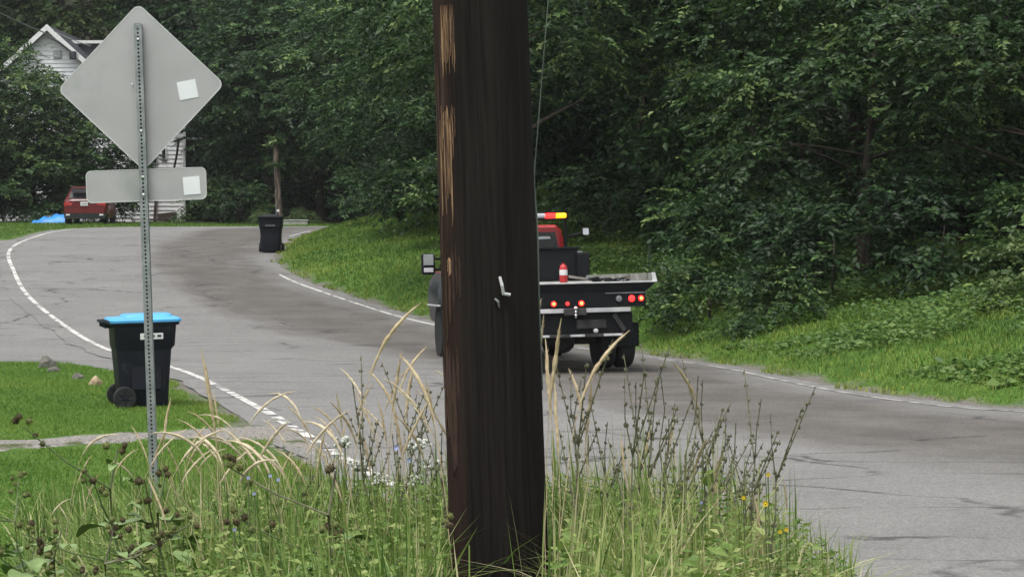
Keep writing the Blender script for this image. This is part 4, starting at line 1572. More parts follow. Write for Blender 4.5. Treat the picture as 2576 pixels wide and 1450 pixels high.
# ------------------------------------------------------------------ warning sign seen from behind
mat('sign_back', (.455, .44, .45), (.395, .382, .39), rough=.5, spec=.4, metal=.25, scale=2.5, detail=8, bump=.05, bscale=300, spot=((.345, .35, .352), 1.6, .56))
mat('sign_edge', (.60, .60, .60), (.5, .5, .5), rough=.45)
mat('galvanised', (.33, .35, .355), (.23, .245, .25), rough=.45, metal=.5, scale=14)
mat('sticker_white', (.80, .81, .84), (.74, .75, .78), rough=.5)
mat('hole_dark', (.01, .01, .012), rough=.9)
SX, SY = (394 - CX) / 390.0, 14.1
sz0 = gz(SX, SY)
sign = empty('road_sign', (SX, SY, sz0), (0, R(-2.0), 0))
tag(sign, 'back of a grey diamond warning sign with small plaque on a perforated post', 'road sign')


def lz(py):
    return CAMZ - (py - HY) / 390.0 - sz0


def plate(w, h, r_, rot45, c, th, name, m, parent, y, edge=None):
    def sec(scale, yy):
        pts = [Vector((x * scale[0], 0, z * scale[1])) for x, z, _ in rrect(w / 2, h / 2, r_, 0, 6)]
        if rot45:
            k = math.cos(R(rot45))
            s_ = math.sin(R(rot45))
            pts = [Vector((p.x * k - p.z * s_, 0, p.x * s_ + p.z * k)) for p in pts]
        return [(p.x + c[0], yy, p.z + c[1]) for p in pts]
    b = B().loft([sec((1, 1), y), sec((1, 1), y + th)])
    o = b.build(name, m, parent)
    if edge:
        b = B()
        k = 1 - 2 * edge / w
        k2 = 1 - 2 * edge / h
        A, C_, D_, E_ = sec((1.002, 1.002), y - .0015), sec((k, k2), y - .0015), sec((k, k2), y + .001), sec((1.002, 1.002), y + .001)
        n_ = len(A)
        rings = [[b.bm.verts.new(Vector(p)) for p in s_] for s_ in (A, C_, D_, E_)]
        for a_, c_ in ((0, 1), (1, 2), (3, 0)):
            for k_ in range(n_):
                b.bm.faces.new((rings[a_][k_], rings[a_][(k_ + 1) % n_], rings[c_][(k_ + 1) % n_], rings[c_][k_]))
        b.build('edge_highlight', 'sign_edge', o)  # thin lip, paler to put the rim's highlight into its colour
    return o


dia = plate(.762, .762, .048, 45, (0, lz(218)), .004, 'diamond_panel', 'sign_back', sign, .0, edge=.006)
plq = plate(.775, .208, .035, 0, (.012, lz(465)), .004, 'plaque', 'sign_back', sign, .0, edge=.005)
plate(.122, .118, .004, 9, (.30, lz(229)), .0012, 'sticker', 'sticker_white', dia, -.0032)
plate(.108, .116, .004, 3, (.305, lz(470)), .0012, 'sticker', 'sticker_white', plq, -.0032)
# perforated square tube with real holes at 25.4 mm
b = B()
pw, pitch, hr0 = .0222, .0254, .0072
z = -.35
ztop = lz(62)
bm = b.bm
while z < ztop:
    for (yy, sgn) in ((-.052, 1),):
        oc = [(-pw, 0), (-pw, pitch), (0, pitch), (pw, pitch), (pw, 0), (0, 0)]
        ring = [bm.verts.new((math.cos(a) * hr0, yy, z + pitch / 2 + math.sin(a) * hr0)) for a in [2 * math.pi * k / 8 + math.pi / 8 for k in range(8)]]
        inn = [bm.verts.new((v.co.x, yy + .004, v.co.z)) for v in ring]
        sq = [bm.verts.new((x, yy, z + zz)) for x, zz in ((pw, pitch / 2), (pw, pitch), (0, pitch), (-pw, pitch), (-pw, pitch / 2), (-pw, 0), (0, 0), (pw, 0))]
        # squares and ring run the same way round, offset by 22.5 degrees
        for k in range(8):
            bm.faces.new((ring[k], sq[(k + 1) % 8], ring[(k + 1) % 8]))
            bm.faces.new((ring[k], sq[k], sq[(k + 1) % 8]))
            bm.faces.new((ring[k], ring[(k + 1) % 8], inn[(k + 1) % 8], inn[k]))
    z += pitch
for x in (-1, 1):
    b.box((x * (pw + .0015), -.0275, (ztop - .35) / 2), (.003, .049, ztop + .35))
post = b.build('post', 'galvanised', sign)
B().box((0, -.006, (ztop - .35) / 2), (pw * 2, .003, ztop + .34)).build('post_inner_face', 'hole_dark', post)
for py in (100, 330, 445, 490):
    B().lathe([(.010, 0), (.010, .006), (.005, .010)], (0, -.053, lz(py)), (0, -1, 0), 6).build('bolt', 'chrome', post)
B().lathe([(.006, 0), (.006, .008)], (-.055, -.001, lz(210)), (0, -1, 0), 10).build('rivet', 'sticker_white', dia)

# ------------------------------------------------------------------ foreground utility pole
def pole_mat():
    m = bpy.data.materials.new('creosote_wood')
    m.use_nodes = True
    t = m.node_tree
    b = t.nodes['Principled BSDF']
    b.inputs['Roughness'].default_value = .95
    b.inputs['Specular IOR Level'].default_value = .1
    tc = N(t, 'ShaderNodeTexCoord')
    mp = N(t, 'ShaderNodeMapping')
    mp.inputs['Scale'].default_value = (46, 46, 1.1)
    t.links.new(tc.outputs['Object'], mp.inputs[0])
    n1 = N(t, 'ShaderNodeTexNoise')
    n1.inputs['Scale'].default_value = 1.0
    n1.inputs['Detail'].default_value = 8
    n1.inputs['Roughness'].default_value = .72
    t.links.new(mp.outputs[0], n1.inputs['Vector'])
    c1 = N(t, 'ShaderNodeValToRGB')
    c1.color_ramp.elements[0].color = (.0085, .0070, .0068, 1)
    c1.color_ramp.elements[1].color = (.027, .022, .0205, 1)
    c1.color_ramp.elements[0].position, c1.color_ramp.elements[1].position = .35, .7
    t.links.new(n1.outputs[0], c1.inputs[0])
    # the side where the skin has worn brown
    sp = N(t, 'ShaderNodeSeparateXYZ')
    t.links.new(tc.outputs['Object'], sp.inputs[0])
    mr = N(t, 'ShaderNodeMapRange')
    mr.inputs['From Min'].default_value, mr.inputs['From Max'].default_value = -.085, -.14
    t.links.new(sp.outputs['X'], mr.inputs['Value'])
    mu = N(t, 'ShaderNodeMath', operation='MULTIPLY')
    t.links.new(mr.outputs[0], mu.inputs[0])
    t.links.new(n1.outputs[0], mu.inputs[1])
    c2 = N(t, 'ShaderNodeMix', data_type='RGBA')
    t.links.new(mu.outputs[0], c2.inputs['Factor'])
    t.links.new(c1.outputs[0], c2.inputs['A'])
    c2.inputs['B'].default_value = (.050, .026, .018, 1)
    t.links.new(c2.outputs['Result'], b.inputs['Base Color'])
    bp = N(t, 'ShaderNodeBump')
    bp.inputs['Strength'].default_value = .9
    bp.inputs['Distance'].default_value = .006
    t.links.new(n1.outputs[0], bp.inputs['Height'])
    t.links.new(bp.outputs[0], b.inputs['Normal'])
    MATS['creosote_wood'] = m


pole_mat()
mat('raw_wood', (.36, .22, .125), (.10, .055, .032), rough=.85, scale=2.2, stretch=(60, 60, 2.5), bump=.5, contrast=(.38, .62))
mat('raw_wood_dark', (.075, .035, .022), (.025, .016, .014), rough=.85, scale=2.2, stretch=(60, 60, 2.5), bump=.5)
PD = 7.4
PX0 = -.025
pz0 = gz(PX0, PD)
up = empty('utility_pole', (PX0, PD, pz0), (0, R(-2.02), 0))
tag(up, 'thick black creosoted utility pole with splintered tan scars in the foreground', 'pole')


def prad(z):
    return .1685 - .0032 * z


rg_ = random.Random(9)
na, nz = 72, 60
cracks = [(rg_.uniform(0, 2 * math.pi), rg_.uniform(.001, .004), rg_.uniform(.010, .022), rg_.uniform(-.04, .04)) for _ in range(26)]
V, Q = [], []
for j in range(nz + 1):
    z = -.6 + 9.6 * j / nz
    for k in range(na):
        a = 2 * math.pi * k / na
        r_ = prad(z) * (1 + .006 * math.sin(3 * a + z * .7) + .004 * math.sin(7 * a - z))
        for (a0, dep, wd0, dr_) in cracks:
            da = (a - a0 - dr_ * z + math.pi) % (2 * math.pi) - math.pi
            if abs(da) < .09:
                r_ -= dep * math.exp(-(da / .035) ** 2) * (.5 + .5 * math.sin(z * 1.7 + a0 * 9))
        V.append((math.cos(a) * r_, math.sin(a) * r_, z))
for j in range(nz):
    for k in range(na):
        Q.append((j * na + k, j * na + (k + 1) % na, (j + 1) * na + (k + 1) % na, (j + 1) * na + k))
me = np_mesh('shaft', V, quads=Q, smooth=True)
shaft = link_mesh('shaft', me, 'creosote_wood', up)


def ph(py):
    return CAMZ - (py - HY) / 743.0 - pz0


def scar(x0, x1, y0, y1, n, m_, seed, mode='both', parent=up, lift=.004):
    """splintered strips on the shaft between picture columns x0..x1 (at their row) and rows y0..y1"""
    rg_ = random.Random(seed)
    b = B()
    for k in range(n):
        f = (k + .5) / n
        za, zb = ph(y1), ph(y0)
        if mode in ('both', 'down'):
            za += (zb - za) * rg_.uniform(0, .55) * (1 if rg_.random() < .75 else .3)
        if mode in ('both', 'up'):
            zb -= (zb - za) * rg_.uniform(0, .25)
        zm = (za + zb) / 2
        cpx = 1208 + (CAMZ - (zm + pz0) + .7537) * 743 * .0353       # shaft axis column at that height
        xx = ((x0 + (x1 - x0) * f) - cpx) / 743.0
        r_ = prad(zm)
        a = math.asin(max(-.98, min(.98, xx / r_)))
        hw = abs(x1 - x0) / n / 743.0 * rg_.uniform(.22, .62)
        segs = 9
        L_, C_, R_ = [], [], []
        for i in range(segs + 1):
            t = i / segs
            z = za + (zb - za) * t
            w = hw * min(1, 5 * t + .05, 5 * (1 - t) + .1) * rg_.uniform(.75, 1.1)
            aj = a + rg_.uniform(-.006, .006)
            rr = prad(z) + .0005
            da = w / rr / max(.35, math.cos(aj))
            for lst, ang, ex_ in ((L_, aj - da, .0), (C_, aj, lift * rg_.uniform(.5, 1.2)), (R_, aj + da, .0)):
                lst.append(b.bm.verts.new((math.sin(ang) * (rr + ex_), -math.cos(ang) * (rr + ex_), z)))
        for i in range(segs):
            b.bm.faces.new((L_[i], C_[i], C_[i + 1], L_[i + 1]))
            b.bm.faces.new((C_[i], R_[i], R_[i + 1], C_[i + 1]))
    return b.build('wood_scar', m_, parent)


scar(1114, 1148, 18, 205, 8, 'raw_wood', 1, 'down')
scar(1114, 1150, 262, 400, 8, 'raw_wood', 2, 'both')
scar(1112, 1142, 300, 575, 6, 'raw_wood', 3, 'down')
scar(1122, 1165, 600, 900, 5, 'raw_wood_dark', 4, 'both')
scar(1118, 1160, 840, 1200, 5, 'raw_wood_dark', 5, 'both')
scar(1140, 1154, 1080, 1190, 3, 'raw_wood_dark', 6, 'both')
scar(1100, 1128, 20, 700, 4, 'raw_wood_dark', 7, 'both')
scar(1128, 1140, 640, 690, 1, 'raw_wood', 8, 'both')


def on_pole(px, py, off):
    z = ph(py)
    cpx = 1208 + py * .0353
    r_ = prad(z)
    xx = (px - cpx) / 743.0
    a = math.asin(max(-.98, min(.98, xx / r_)))
    return Vector((math.sin(a) * (r_ + off), -math.cos(a) * (r_ + off), z))


# bent nail and staple
b = B().tube([on_pole(1258, 693, .008), on_pole(1262, 715, .018), on_pole(1266, 735, .012)], [.005, .006, .006], 6)
b.tube([on_pole(1264, 734, .012), on_pole(1281, 738, .014)], [.006, .006], 6)
b.build('bent_nail', 'dull_white', up, smooth=True)
B().tube([on_pole(1247, 746, .006), on_pole(1254, 754, .010), on_pole(1257, 768, .006)], [.004, .0045, .003], 6).build('staple', 'grey_metal', up, smooth=True)
# ground wire leaving the shaft on its right side
MPI = (Matrix.Translation(up.location) @ up.rotation_euler.to_matrix().to_4x4()).inverted()
pts = [MPI @ at(px, py, 7.42) for (px, py) in ((1384, -60), (1374, 60), (1366, 160), (1357, 270), (1349, 370), (1343, 440), (1345, 490), (1350, 545), (1352, 600), (1356, 760), (1364, 980))]
B().tube(pts, [.0018] * 5 + [.0036] * 6, 6).build('ground_wire', 'wire', up, smooth=True)

# ------------------------------------------------------------------ foreground weeds
def weed_h(x):
    """height of the growth along the bank, from the left end to the right end"""
    return np.interp(x, [-1.75, -1.45, -1.0, -.3, .2, .75, 1.05, 1.4], [.20, .46, .66, .68, .72, .75, .58, .23])


rg = np.random.default_rng(42)
n0 = 110000
y = rg.uniform(5.2, 11.5, n0)
x = rg.uniform(-1.8, 1.5, n0)
xs_ = x * 8.0 / y                                 # drift of the patch outline along the bank
z, ins, dl, dr = height(x * y / 8.0, y)
x = x * y / 8.0
k = (~ins) & (dl > .5) & (rg.uniform(0, 1, n0) < .30 * np.where(y < 9.2, 1, .6)) & (xs_ > -1.7 - .25 * rg.normal(size=n0))
ppx = CX + x / y * F
k &= ~((y < 7.45) & (ppx > 1105) & (ppx < 1395) & (rg.uniform(0, 1, n0) > .05))     # the grass is trodden down in front of the pole
p = np.stack([x, y, z], 1)[k]
hh = weed_h(xs_[k]) * np.clip(8.0 / y[k], .5, 1.0) ** 1.8
n = len(p)
h = hh * rg.uniform(.6, 1.35, n)
tt = np.clip(.38 + rg.normal(0, .27, n) + .26 * sstep(-.5, .9, xs_[k]) + .15 * wob(p[:, 0], p[:, 1], 3, 1), 0, 1)
az = np.where(rg.uniform(0, 1, n) < .6, rg.normal(math.pi, .9, n), rg.uniform(0, 6.28, n))
near_pole = (p[:, 1] < 7.5) & (np.abs(CX + p[:, 0] / p[:, 1] * F - 1480) < 130)
az = np.where(near_pole, rg.normal(0, .8, n), az)
o = link_mesh('tall_grass', blade_mesh('tall_grass', p, h, rg.uniform(.006, .015, n) * np.where(rg.uniform(0, 1, n) > .93, 1.9, 1), az, rg.uniform(.05, 1.1, n) ** 1.3, 5, tt, 9), 'grass_tall')
tag(o, 'dense tall grass and weeds around the foot of the foreground pole', 'grass', kind='stuff')
# small leaves and stalks among the blades
m0 = 22000
y = rg.uniform(5.6, 9.5, m0)
xx = rg.uniform(-1.7, 1.3, m0)
x = xx * y / 8
z, ins, dl, dr = height(x, y)
k = (~ins) & (dl > .5)
k &= ~((y < 7.45) & (np.abs(CX + x / y * F - 1250) < 150))
p = np.stack([x, y, z + weed_h(xx) * np.clip(8.0 / y, .5, 1.0) ** 1.8 * rg.uniform(.35, .95, m0)], 1)[k]
n = len(p)
a = rg.uniform(0, 6.28, n)
ln = rg.uniform(.015, .05, n) * np.where(rg.uniform(0, 1, n) > .94, 1.9, 1)
V, T = leaf_arrays(p, np.stack([np.cos(a), np.sin(a), rg.uniform(-.3, .6, n)], 1), np.array([0, -.3, 1]) + rg.normal(0, .5, (n, 3)), ln, ln * rg.uniform(.3, .6, n))
tag(link_mesh('weed_leaves', np_mesh('weed_leaves', V, tris=T, tint=np.repeat(np.clip(rg.normal(.36, .2, n), 0, .75), 4)), 'grass_tall'),
    'small weed leaves scattered through the tall grass', 'weeds', kind='stuff')

mat('straw', (.56, .45, .29), (.38, .29, .17), rough=.75, scale=40)
mat('straw_pale', (.64, .55, .40), (.48, .39, .26), rough=.75, scale=40)
mat('stalk_brown', (.17, .165, .10), (.075, .075, .045), rough=.8, scale=30)
mat('stalk_green', (.13, .17, .065), (.08, .11, .04), rough=.7, scale=30)
mat('burr_brown', (.105, .085, .035), (.05, .038, .02), rough=.9, scale=60, bump=.6)
mat('burr_green', (.15, .17, .05), (.08, .09, .03), rough=.9, scale=60)
mat('petal_blue', (.36, .40, .66), (.42, .46, .7), rough=.6)
mat('petal_yellow', (.75, .55, .03), (.6, .42, .02), rough=.6)
mat('petal_white', (.52, .53, .48), (.40, .42, .36), rough=.7)


def seed_grass(seed, h, lean, curl):
    """one stem that nods over with a narrow seed head; returns its two meshes and its tip"""
    rg_ = random.Random(seed)
    pts = [Vector((0, 0, 0))]
    for i in range(24):
        t = (i + .5) / 24
        a = lean * t + curl * max(0, (t - .70) / .30) ** 1.4 + rg_.uniform(-.03, .03)
        pts.append(pts[-1] + Vector((math.sin(a), rg_.uniform(-.06, .06), math.cos(a))) * (h / 24))
    b = B().tube(pts[:21], [.0017 - .0009 * i / 22 for i in range(21)], 5)
    bmesh.ops.recalc_face_normals(b.bm, faces=b.bm.faces)
    m1 = bpy.data.meshes.new('stem')
    b.bm.to_mesh(m1)
    b.bm.free()
    b = B()
    c = pts[19:]
    hp = []
    for i in range(17):
        t = i / 16 * (len(c) - 1)
        j = min(int(t), len(c) - 2)
        hp.append(c[j].lerp(c[j + 1], t - j))
    rad = [.0010 + .0044 * math.sin(math.pi * min(1, (i + .8) / 16.5)) * rg_.uniform(.5, 1.2) for i in range(17)]
    b.tube(hp, rad, 6)
    for i in range(110):                                      # bristles
        j = rg_.randrange(1, 15)
        d = (hp[j + 1] - hp[j]).normalized()
        a = Vector((rg_.uniform(-1, 1), rg_.uniform(-1, 1), rg_.uniform(-1, 1))).normalized()
        q0 = hp[j] + a * rad[j] * .6
        b.poly([q0, q0 + d * .005 + a * .0015, q0 + d * .014 + a * .006])
    m2 = bpy.data.meshes.new('seed_head')
    b.bm.to_mesh(m2)
    b.bm.free()
    return m1, m2, pts[-1].copy()


SG = [seed_grass(k, 1.0, le, cu) for k, (le, cu) in enumerate(((.22, .75), (.40, 1.05), (.10, .15), (.30, 1.45), (.15, 1.1), (.5, .6), (.3, .35)))]
for a_, b_, _ in SG:
    a_.materials.append(MATS['straw'])
SG_MAT = ('straw', 'straw_pale')


def put_grass(px, py, d, var, rz, group, label):
    """stem whose tip reaches picture point (px, py) at distance d"""
    tip = at(px, py, d)
    m1, m2, v = SG[var]
    zg = gz(tip.x, d)
    k = (tip.z - zg) / v.z
    off = Euler((0, 0, rz)).to_matrix() @ (v * k)
    t = empty('grass_stem', (tip.x - off.x, d - off.y, zg), (0, 0, rz))
    t.scale = (k, k, k)
    tag(t, label, 'grass stem', group)
    link_mesh('stem', m1, None, t)
    mm = m2
    if not mm.materials:
        mm.materials.append(MATS[SG_MAT[var % 2]])
    link_mesh('seed_head', mm, None, t)


rg_ = random.Random(17)
GL = 'arching grass stems left of the pole'
def left_label(px):
    if px < 350:
        return 'tan seed-headed grass stem among the burdock in front of the sign post'
    if px < 640:
        return 'tan seed-headed grass stem arching over the lawn right of the sign post'
    if px < 900:
        return 'tan seed-headed grass stem arching in front of the road edge line'
    return 'tan seed-headed grass stem rising against the road just left of the pole'



spots = [(300, 1115), (330, 1090), (215, 1240), (230, 1165), (145, 1290), (180, 1275), (250, 1210), (420, 1100), (445, 1075), (470, 1055), (500, 1065), (520, 1090), (545, 1110), (430, 1020),
         (560, 1130), (590, 1140), (610, 1160), (640, 1145), (480, 1120), (460, 1160), (400, 1180), (370, 1220), (535, 1150), (575, 1100), (660, 1075), (680, 1010), (700, 1100), (720, 1040),
         (745, 1005), (760, 1060), (790, 1045), (830, 1010), (800, 1090), (855, 925), (870, 1060), (890, 980), (905, 1020), (925, 930), (950, 1000), (965, 950), (990, 1040), (1012, 880),
         (1005, 890), (1040, 915), (1060, 760), (1075, 870), (1045, 980), (1085, 1000), (1095, 930), (700, 1180), (740, 1150), (815, 1150), (860, 1130), (505, 900), (512, 960), (535, 1000)]
spots += [(470, 1100), (490, 1130), (510, 1120), (530, 1125), (555, 1095), (570, 1150), (600, 1120), (620, 1135), (650, 1165), (690, 1150), (1020, 930), (985, 1010), (940, 960), (880, 1030), (845, 985), (735, 1075), (780, 1020), (1070, 950), (1090, 1040), (410, 1130), (380, 1110), (350, 1150), (270, 1180), (770, 1110), (820, 1070), (910, 1080), (1000, 980)]
for i, (px, py) in enumerate(spots):
    py -= 22 if px < 760 else 0
    d = rg_.uniform(7.0, 9.6)
    lean_left = rg_.random() < .72
    var = rg_.choice((0, 1, 3, 4, 5, 6)) if px < 800 else rg_.choice((0, 2, 6, 5))
    if px < 540 and py < 1010:
        var = 2
    put_grass(px, py, d, var, math.pi + rg_.uniform(-.7, .7) if lean_left else rg_.uniform(-.7, .7), GL, left_label(px))
GR = 'upright pale grass stems right of the pole'
RLb = 'pale upright seed-headed grass stem rising among the weeds right of the pole'
for i, (px, py) in enumerate([(1362, 750), (1368, 790), (1372, 850), (1412, 800), (1430, 925), (1490, 950), (1584, 830), (1692, 910), (1395, 960), (1700, 1045), (1640, 1060), (1560, 1090), (1600, 1120),
                              (1780, 1100), (1820, 1140), (1970, 1200), (1745, 1150), (1480, 1090), (1895, 1240), (2010, 1330)]):
    put_grass(px, py, rg_.uniform(6.9, 8.6), rg_.choice((2, 2, 0)), rg_.uniform(0, 6.28), GR, RLb)


# chicory stalks: angular stems with dark buds
def chicory(seed):
    rg_ = random.Random(seed)
    b, bb, fl = B(), B(), B()
    h = 1.0
    main = [Vector((rg_.uniform(-.015, .015) + .05 * t * rg_.uniform(.5, 1), rg_.uniform(-.015, .015), h * t)) for t in np.linspace(0, 1, 10)]
    b.tube(main, [.0042 - .0026 * i / 10 for i in range(10)], 5)
    lines = [main[4:]]
    for k in range(3):
        i = rg_.randrange(4, 8)
        a = rg_.uniform(0, 6.28)
        L = rg_.uniform(.15, .32)
        br = [main[i] + Vector((math.cos(a) * L * t * .45, math.sin(a) * L * t * .45, L * t)) for t in np.linspace(0, 1, 5)]
        b.tube(br, [.0028, .0026, .0024, .002, .0016], 5)
        lines.append(br)
    nf = 0
    for ln_ in lines:
        for i in range(len(ln_) - 1):
            for k in range(2):
                p = ln_[i].lerp(ln_[i + 1], .25 + .5 * k + rg_.uniform(-.1, .1))
                for q in range(rg_.randrange(1, 4)):
                    a = rg_.uniform(0, 6.28)
                    c = p + Vector((math.cos(a) * .006, math.sin(a) * .006, rg_.uniform(-.002, .005)))
                    bb.sphere(c, rg_.uniform(.0035, .0060), 1, (.8, .8, 1.3), .2, rg_.randrange(999))
    c = lines[1][2] + Vector((.0, -.012, .0))
    for k in range(9):
        a = k * 6.283 / 9
        d = Vector((math.cos(a), -.35, math.sin(a)))
        s_ = Vector((-math.sin(a), 0, math.cos(a))) * .004
        fl.poly([c, c + d * .008 + s_, c + d * .016, c + d * .008 - s_])
    out = []
    for (q, m_) in ((b, 'stalk_brown'), (bb, 'stalk_brown'), (fl, 'petal_blue')):
        bmesh.ops.recalc_face_normals(q.bm, faces=q.bm.faces)
        me = bpy.data.meshes.new('chicory')
        q.bm.to_mesh(me)
        q.bm.free()
        me.materials.append(MATS[m_])
        out.append(me)
    return out


CH = [chicory(k) for k in (1, 2, 3, 4)]
GC = 'dark budded weed stalks'


def put_chicory(px, py, d, var, label, flower=True, tilt=0.0):
    tip = at(px, py, d)
    zg = gz(tip.x, d)
    k = tip.z - zg
    t = empty('budded_stalk', (tip.x - math.tan(tilt) * k - .03, d, zg), (0, tilt, rg_.uniform(-.4, .4)))
    t.scale = (max(.8, k ** .5), max(.8, k ** .5), k)
    tag(t, label, 'weed stalk', GC)
    link_mesh('stem', CH[var][0], None, t)
    tag(link_mesh('buds', CH[var][1], None, t), kind='stuff')
    if flower:
        link_mesh('flower', CH[var][2], None, t)


RC = 'dark budded weed stalk standing up from the tall grass right of the pole'
for (px, py) in ((1437, 930), (1450, 960), (1572, 950), (1590, 960), (1650, 935), (1660, 945), (1752, 940), (1756, 955), (1520, 1060), (1680, 1050), (1825, 1045), (1850, 1060), (1905, 1000), (1940, 1040), (1800, 1060),
                 (1700, 1130), (1885, 1120)):
    put_chicory(px, py, rg_.uniform(6.9, 8.2), rg_.randrange(4), RC, rg_.random() < .08, R(rg_.uniform(-4, 5)))
LC = 'dark budded weed stalk among the grass stems left of the pole'
for (px, py) in ((1030, 950), (1050, 990), (870, 960), (980, 1090), (1100, 1080), (770, 1150), (845, 1190), (930, 1060), (1080, 1130)):
    put_chicory(px, py, rg_.uniform(7.6, 9.0), rg_.randrange(4), LC, rg_.random() < .2, R(rg_.uniform(-9, 0)))


# burdock: branching purple-brown stalks, burrs in clusters, broad leaves
def burdock(px, py, d, seed, label, sc=1.0, nb=5, green=False):
    rg_ = random.Random(seed)
    tip = at(px, py, d)
    zg = gz(tip.x, d)
    h = tip.z - zg
    t = empty('burdock', (tip.x, d, zg))
    tag(t, label, 'burdock', 'burdock plants in the weeds')
    b = B()
    main = [Vector((.03 * math.sin(k), .02 * math.cos(2 * k), h * k / 6)) for k in range(7)]
    b.tube(main, [.0075 * sc - .0007 * k for k in range(7)], 7)
    ends = [main[-1]]
    for k in range(nb):
        i = rg_.randrange(2, 6)
        a = rg_.uniform(0, 6.28)
        L = rg_.uniform(.18, .38) * sc
        e = main[i] + Vector((math.cos(a) * L, math.sin(a) * L * .6, L * rg_.uniform(.3, .8)))
        m_ = main[i].lerp(e, .5) + Vector((0, 0, -.015))
        b.tube([main[i], m_, e], [.0038, .0032, .002], 6)
        ends += [e, m_.lerp(e, .5)]
    b.build('stalk', 'stalk_green' if seed % 2 else 'stalk_brown', t, smooth=True)
    for e in ends:
        for k in range(rg_.randrange(2, 5)):
            c = e + Vector((rg_.uniform(-.035, .035), rg_.uniform(-.03, .03), rg_.uniform(-.01, .035))) * sc
            r_ = rg_.uniform(.009, .0125) * sc
            b = B().sphere(c, r_, 2)
            for q in range(34):
                v = Vector((rg_.gauss(0, 1), rg_.gauss(0, 1), rg_.gauss(0, 1))).normalized()
                s_ = v.orthogonal().normalized() * r_ * .16
                b.poly([c + v * r_ * .95 + s_, c + v * r_ * .95 - s_, c + v * r_ * 1.5])
            b.build('burr', 'burr_green' if (green or rg_.random() < .45) else 'burr_brown', t)
    P, D, NN, LN = [], [], [], []
    for k in range(13):
        f = rg_.uniform(.2, .95)
        a = rg_.uniform(0, 6.28)
        ln_ = rg_.uniform(.09, .20) * (1.2 - f) * 1.3 * sc
        p = main[0].lerp(main[-1], f) + Vector((math.cos(a), math.sin(a), .2)) * .03
        lm_ = B()
        dv = Vector((math.cos(a), math.sin(a), .25)).normalized()
        sd_ = dv.cross(Vector((0, 0, 1))).normalized()
        rows = []
        for i in range(6):
            u = i / 5
            w = ln_ * .36 * math.sin(math.pi * (.12 + .86 * u)) ** .8
            c = p + dv * ln_ * u + Vector((0, 0, -.5 * ln_ * u * u))
            rows.append([c - sd_ * w + Vector((0, 0, w * .3 + rg_.uniform(-.006, .006))), c, c + sd_ * w + Vector((0, 0, w * .3 + rg_.uniform(-.006, .006)))])
        vv = [[lm_.bm.verts.new(q) for q in r0] for r0 in rows]
        for i in range(5):
            for j in range(2):
                lm_.bm.faces.new((vv[i][j], vv[i][j + 1], vv[i + 1][j + 1], vv[i + 1][j]))
        lm_.build('leaf', mat('burdock_leaf', (.19, .27, .10), (.13, .20, .065), rough=.6, scale=30), t, smooth=True)


burdock(300, 1130, 7.6, 1, 'tall burdock in front of the sign post foot', 1.05, 5)
burdock(420, 1190, 7.3, 5, 'burdock with a forked stalk right of the sign post', 1.0, 5)
burdock(850, 1185, 7.0, 2, 'burdock with clustered brown burrs just left of the pole', 1.1, 6)
burdock(60, 1240, 7.9, 3, 'small pale green burdock on the lawn in the lower left corner', .8, 5, True)
burdock(160, 1330, 7.2, 4, 'low burdock with green burrs at the left end of the weeds', .85, 5)
burdock(290, 1330, 6.8, 6, 'burdock half sunk in the grass below the sign post', .85, 4)


# white umbels, yellow and blue wildflowers
def umbel(px, py, d, seed, label, sc=1.0):
    rg_ = random.Random(seed)
    tip = at(px, py, d)
    zg = gz(tip.x, d)
    h = tip.z - zg
    t = empty('white_wildflower', (tip.x, d, zg))
    tag(t, label, 'wildflower', 'white umbel flowers')
    b = B().tube([(0, 0, 0), (.01, 0, h * .5), (0, 0, h - .03)], .0025, 5)
    f = B()
    for k in range(22):
        a, r_ = rg_.uniform(0, 6.28), .034 * sc * math.sqrt(rg_.random())
        e = Vector((math.cos(a) * r_, math.sin(a) * r_, h + rg_.uniform(-.018, .018) - r_ * .25))
        b.tube([(0, 0, h - .032), e], .0009, 4)
        f.sphere(e, .0075 * sc, 1, (1, 1, .8), .3, k)
    b.build('stem', 'stalk_green', t)
    f.build('flower_head', 'petal_white', t)


for i, (px, py, sc_, lb) in enumerate(((868, 1105, 1.2, 'white umbel flower leaning over the road edge line, topmost of its clump'), (1056, 1110, 1.3, 'large white umbel flower beside the left side of the pole'),
                                       (1085, 1160, 1.2, 'white umbel flower just below the large one beside the pole'), (900, 1165, 1.0, 'white umbel flower behind the clustered brown burrs'),
                                       (960, 1200, 1.1, 'white umbel flower low between the burrs and the pole'), (1040, 1200, 1.1, 'lowest white umbel flower next to the pole'))):
    umbel(px, py, 8.6, i, lb, sc_)


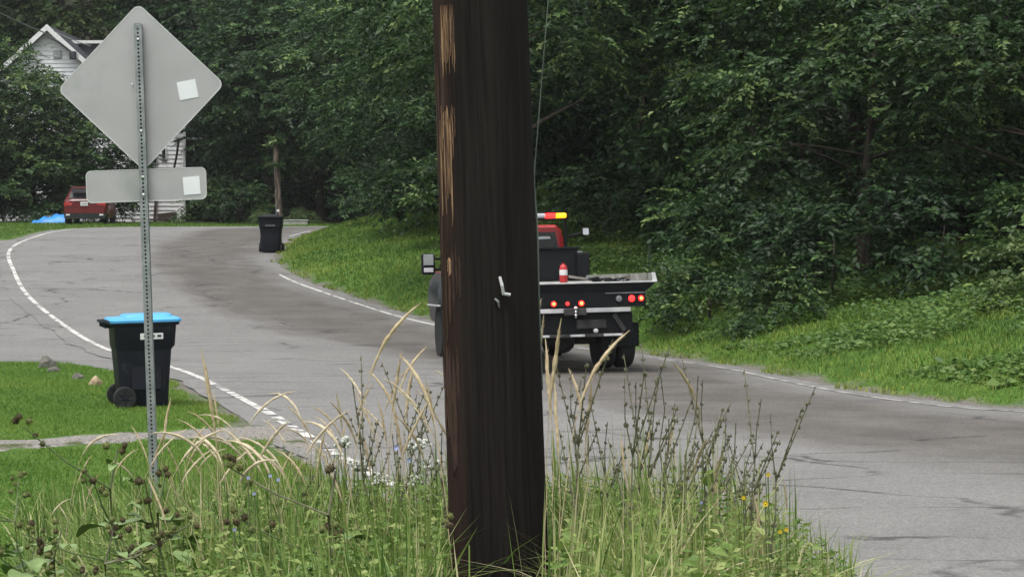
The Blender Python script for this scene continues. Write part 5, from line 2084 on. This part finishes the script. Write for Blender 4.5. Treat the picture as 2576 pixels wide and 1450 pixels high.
def blossom(px, py, d, m_, label, name, cat, r_=.012):
    tip = at(px, py, d)
    zg = gz(tip.x, d)
    h = tip.z - zg
    t = empty(name, (tip.x, d, zg))
    tag(t, label, 'wildflower', cat)
    B().tube([(0, 0, 0), (.008, 0, h * .6), (0, 0, h)], .0022, 5).build('stem', 'stalk_green', t)
    f = B()
    for k in range(11):
        a = k * 6.283 / 11
        d_ = Vector((math.cos(a), -.5, math.sin(a)))
        s_ = Vector((-math.sin(a), 0, math.cos(a))) * r_ * .28
        f.poly([(0, -.002, h), Vector((0, -.002, h)) + d_ * r_ * .6 + s_, Vector((0, -.002, h)) + d_ * r_, Vector((0, -.002, h)) + d_ * r_ * .6 - s_])
    f.sphere((0, -.004, h), r_ * .4, 1)
    f.build('petals', m_, t)


for (px, py, lb) in ((1925, 1265, 'yellow wildflower in the middle of the right weed edge, largest of the yellow ones'), (1932, 1192, 'topmost yellow wildflower at the right end of the weeds'),
                     (1962, 1335, 'left one of the lowest pair of yellow wildflowers'), (1978, 1330, 'right one of the lowest pair of yellow wildflowers, next to the asphalt'),
                     (1870, 1250, 'yellow wildflower deepest in the grass, nearest the pole')):
    blossom(px, py, 7.2, 'petal_yellow', lb, 'yellow_wildflower', 'yellow flowers right of the pole', .011 if px == 1925 else .008)
for (px, py) in ((625, 1200), (640, 1240), (680, 1195), (700, 1205), (590, 1330), (1765, 1262)):
    blossom(px, py, 7.0, 'petal_blue', 'tiny pale blue wildflower sprinkled in the tall grass', 'blue_wildflower', 'blue flowers in the grass', .0065)


# ------------------------------------------------------------------ thin haze volume added to lift the dark tones
hz = B().box((0, 0, 40), (1700, 1700, 120)).build('added_haze', None)
m = bpy.data.materials.new('added_haze')
m.use_nodes = True
t = m.node_tree
t.nodes.remove(t.nodes['Principled BSDF'])
pv = N(t, 'ShaderNodeVolumePrincipled')
pv.inputs['Color'].default_value = (.88, .92, .93, 1)
pv.inputs['Density'].default_value = .0002
t.links.new(pv.outputs[0], t.nodes['Material Output'].inputs['Volume'])
hz.data.materials.append(m)
tag(hz, 'thin grey haze added over the whole place to lift the darks', 'added_haze', kind='stuff')
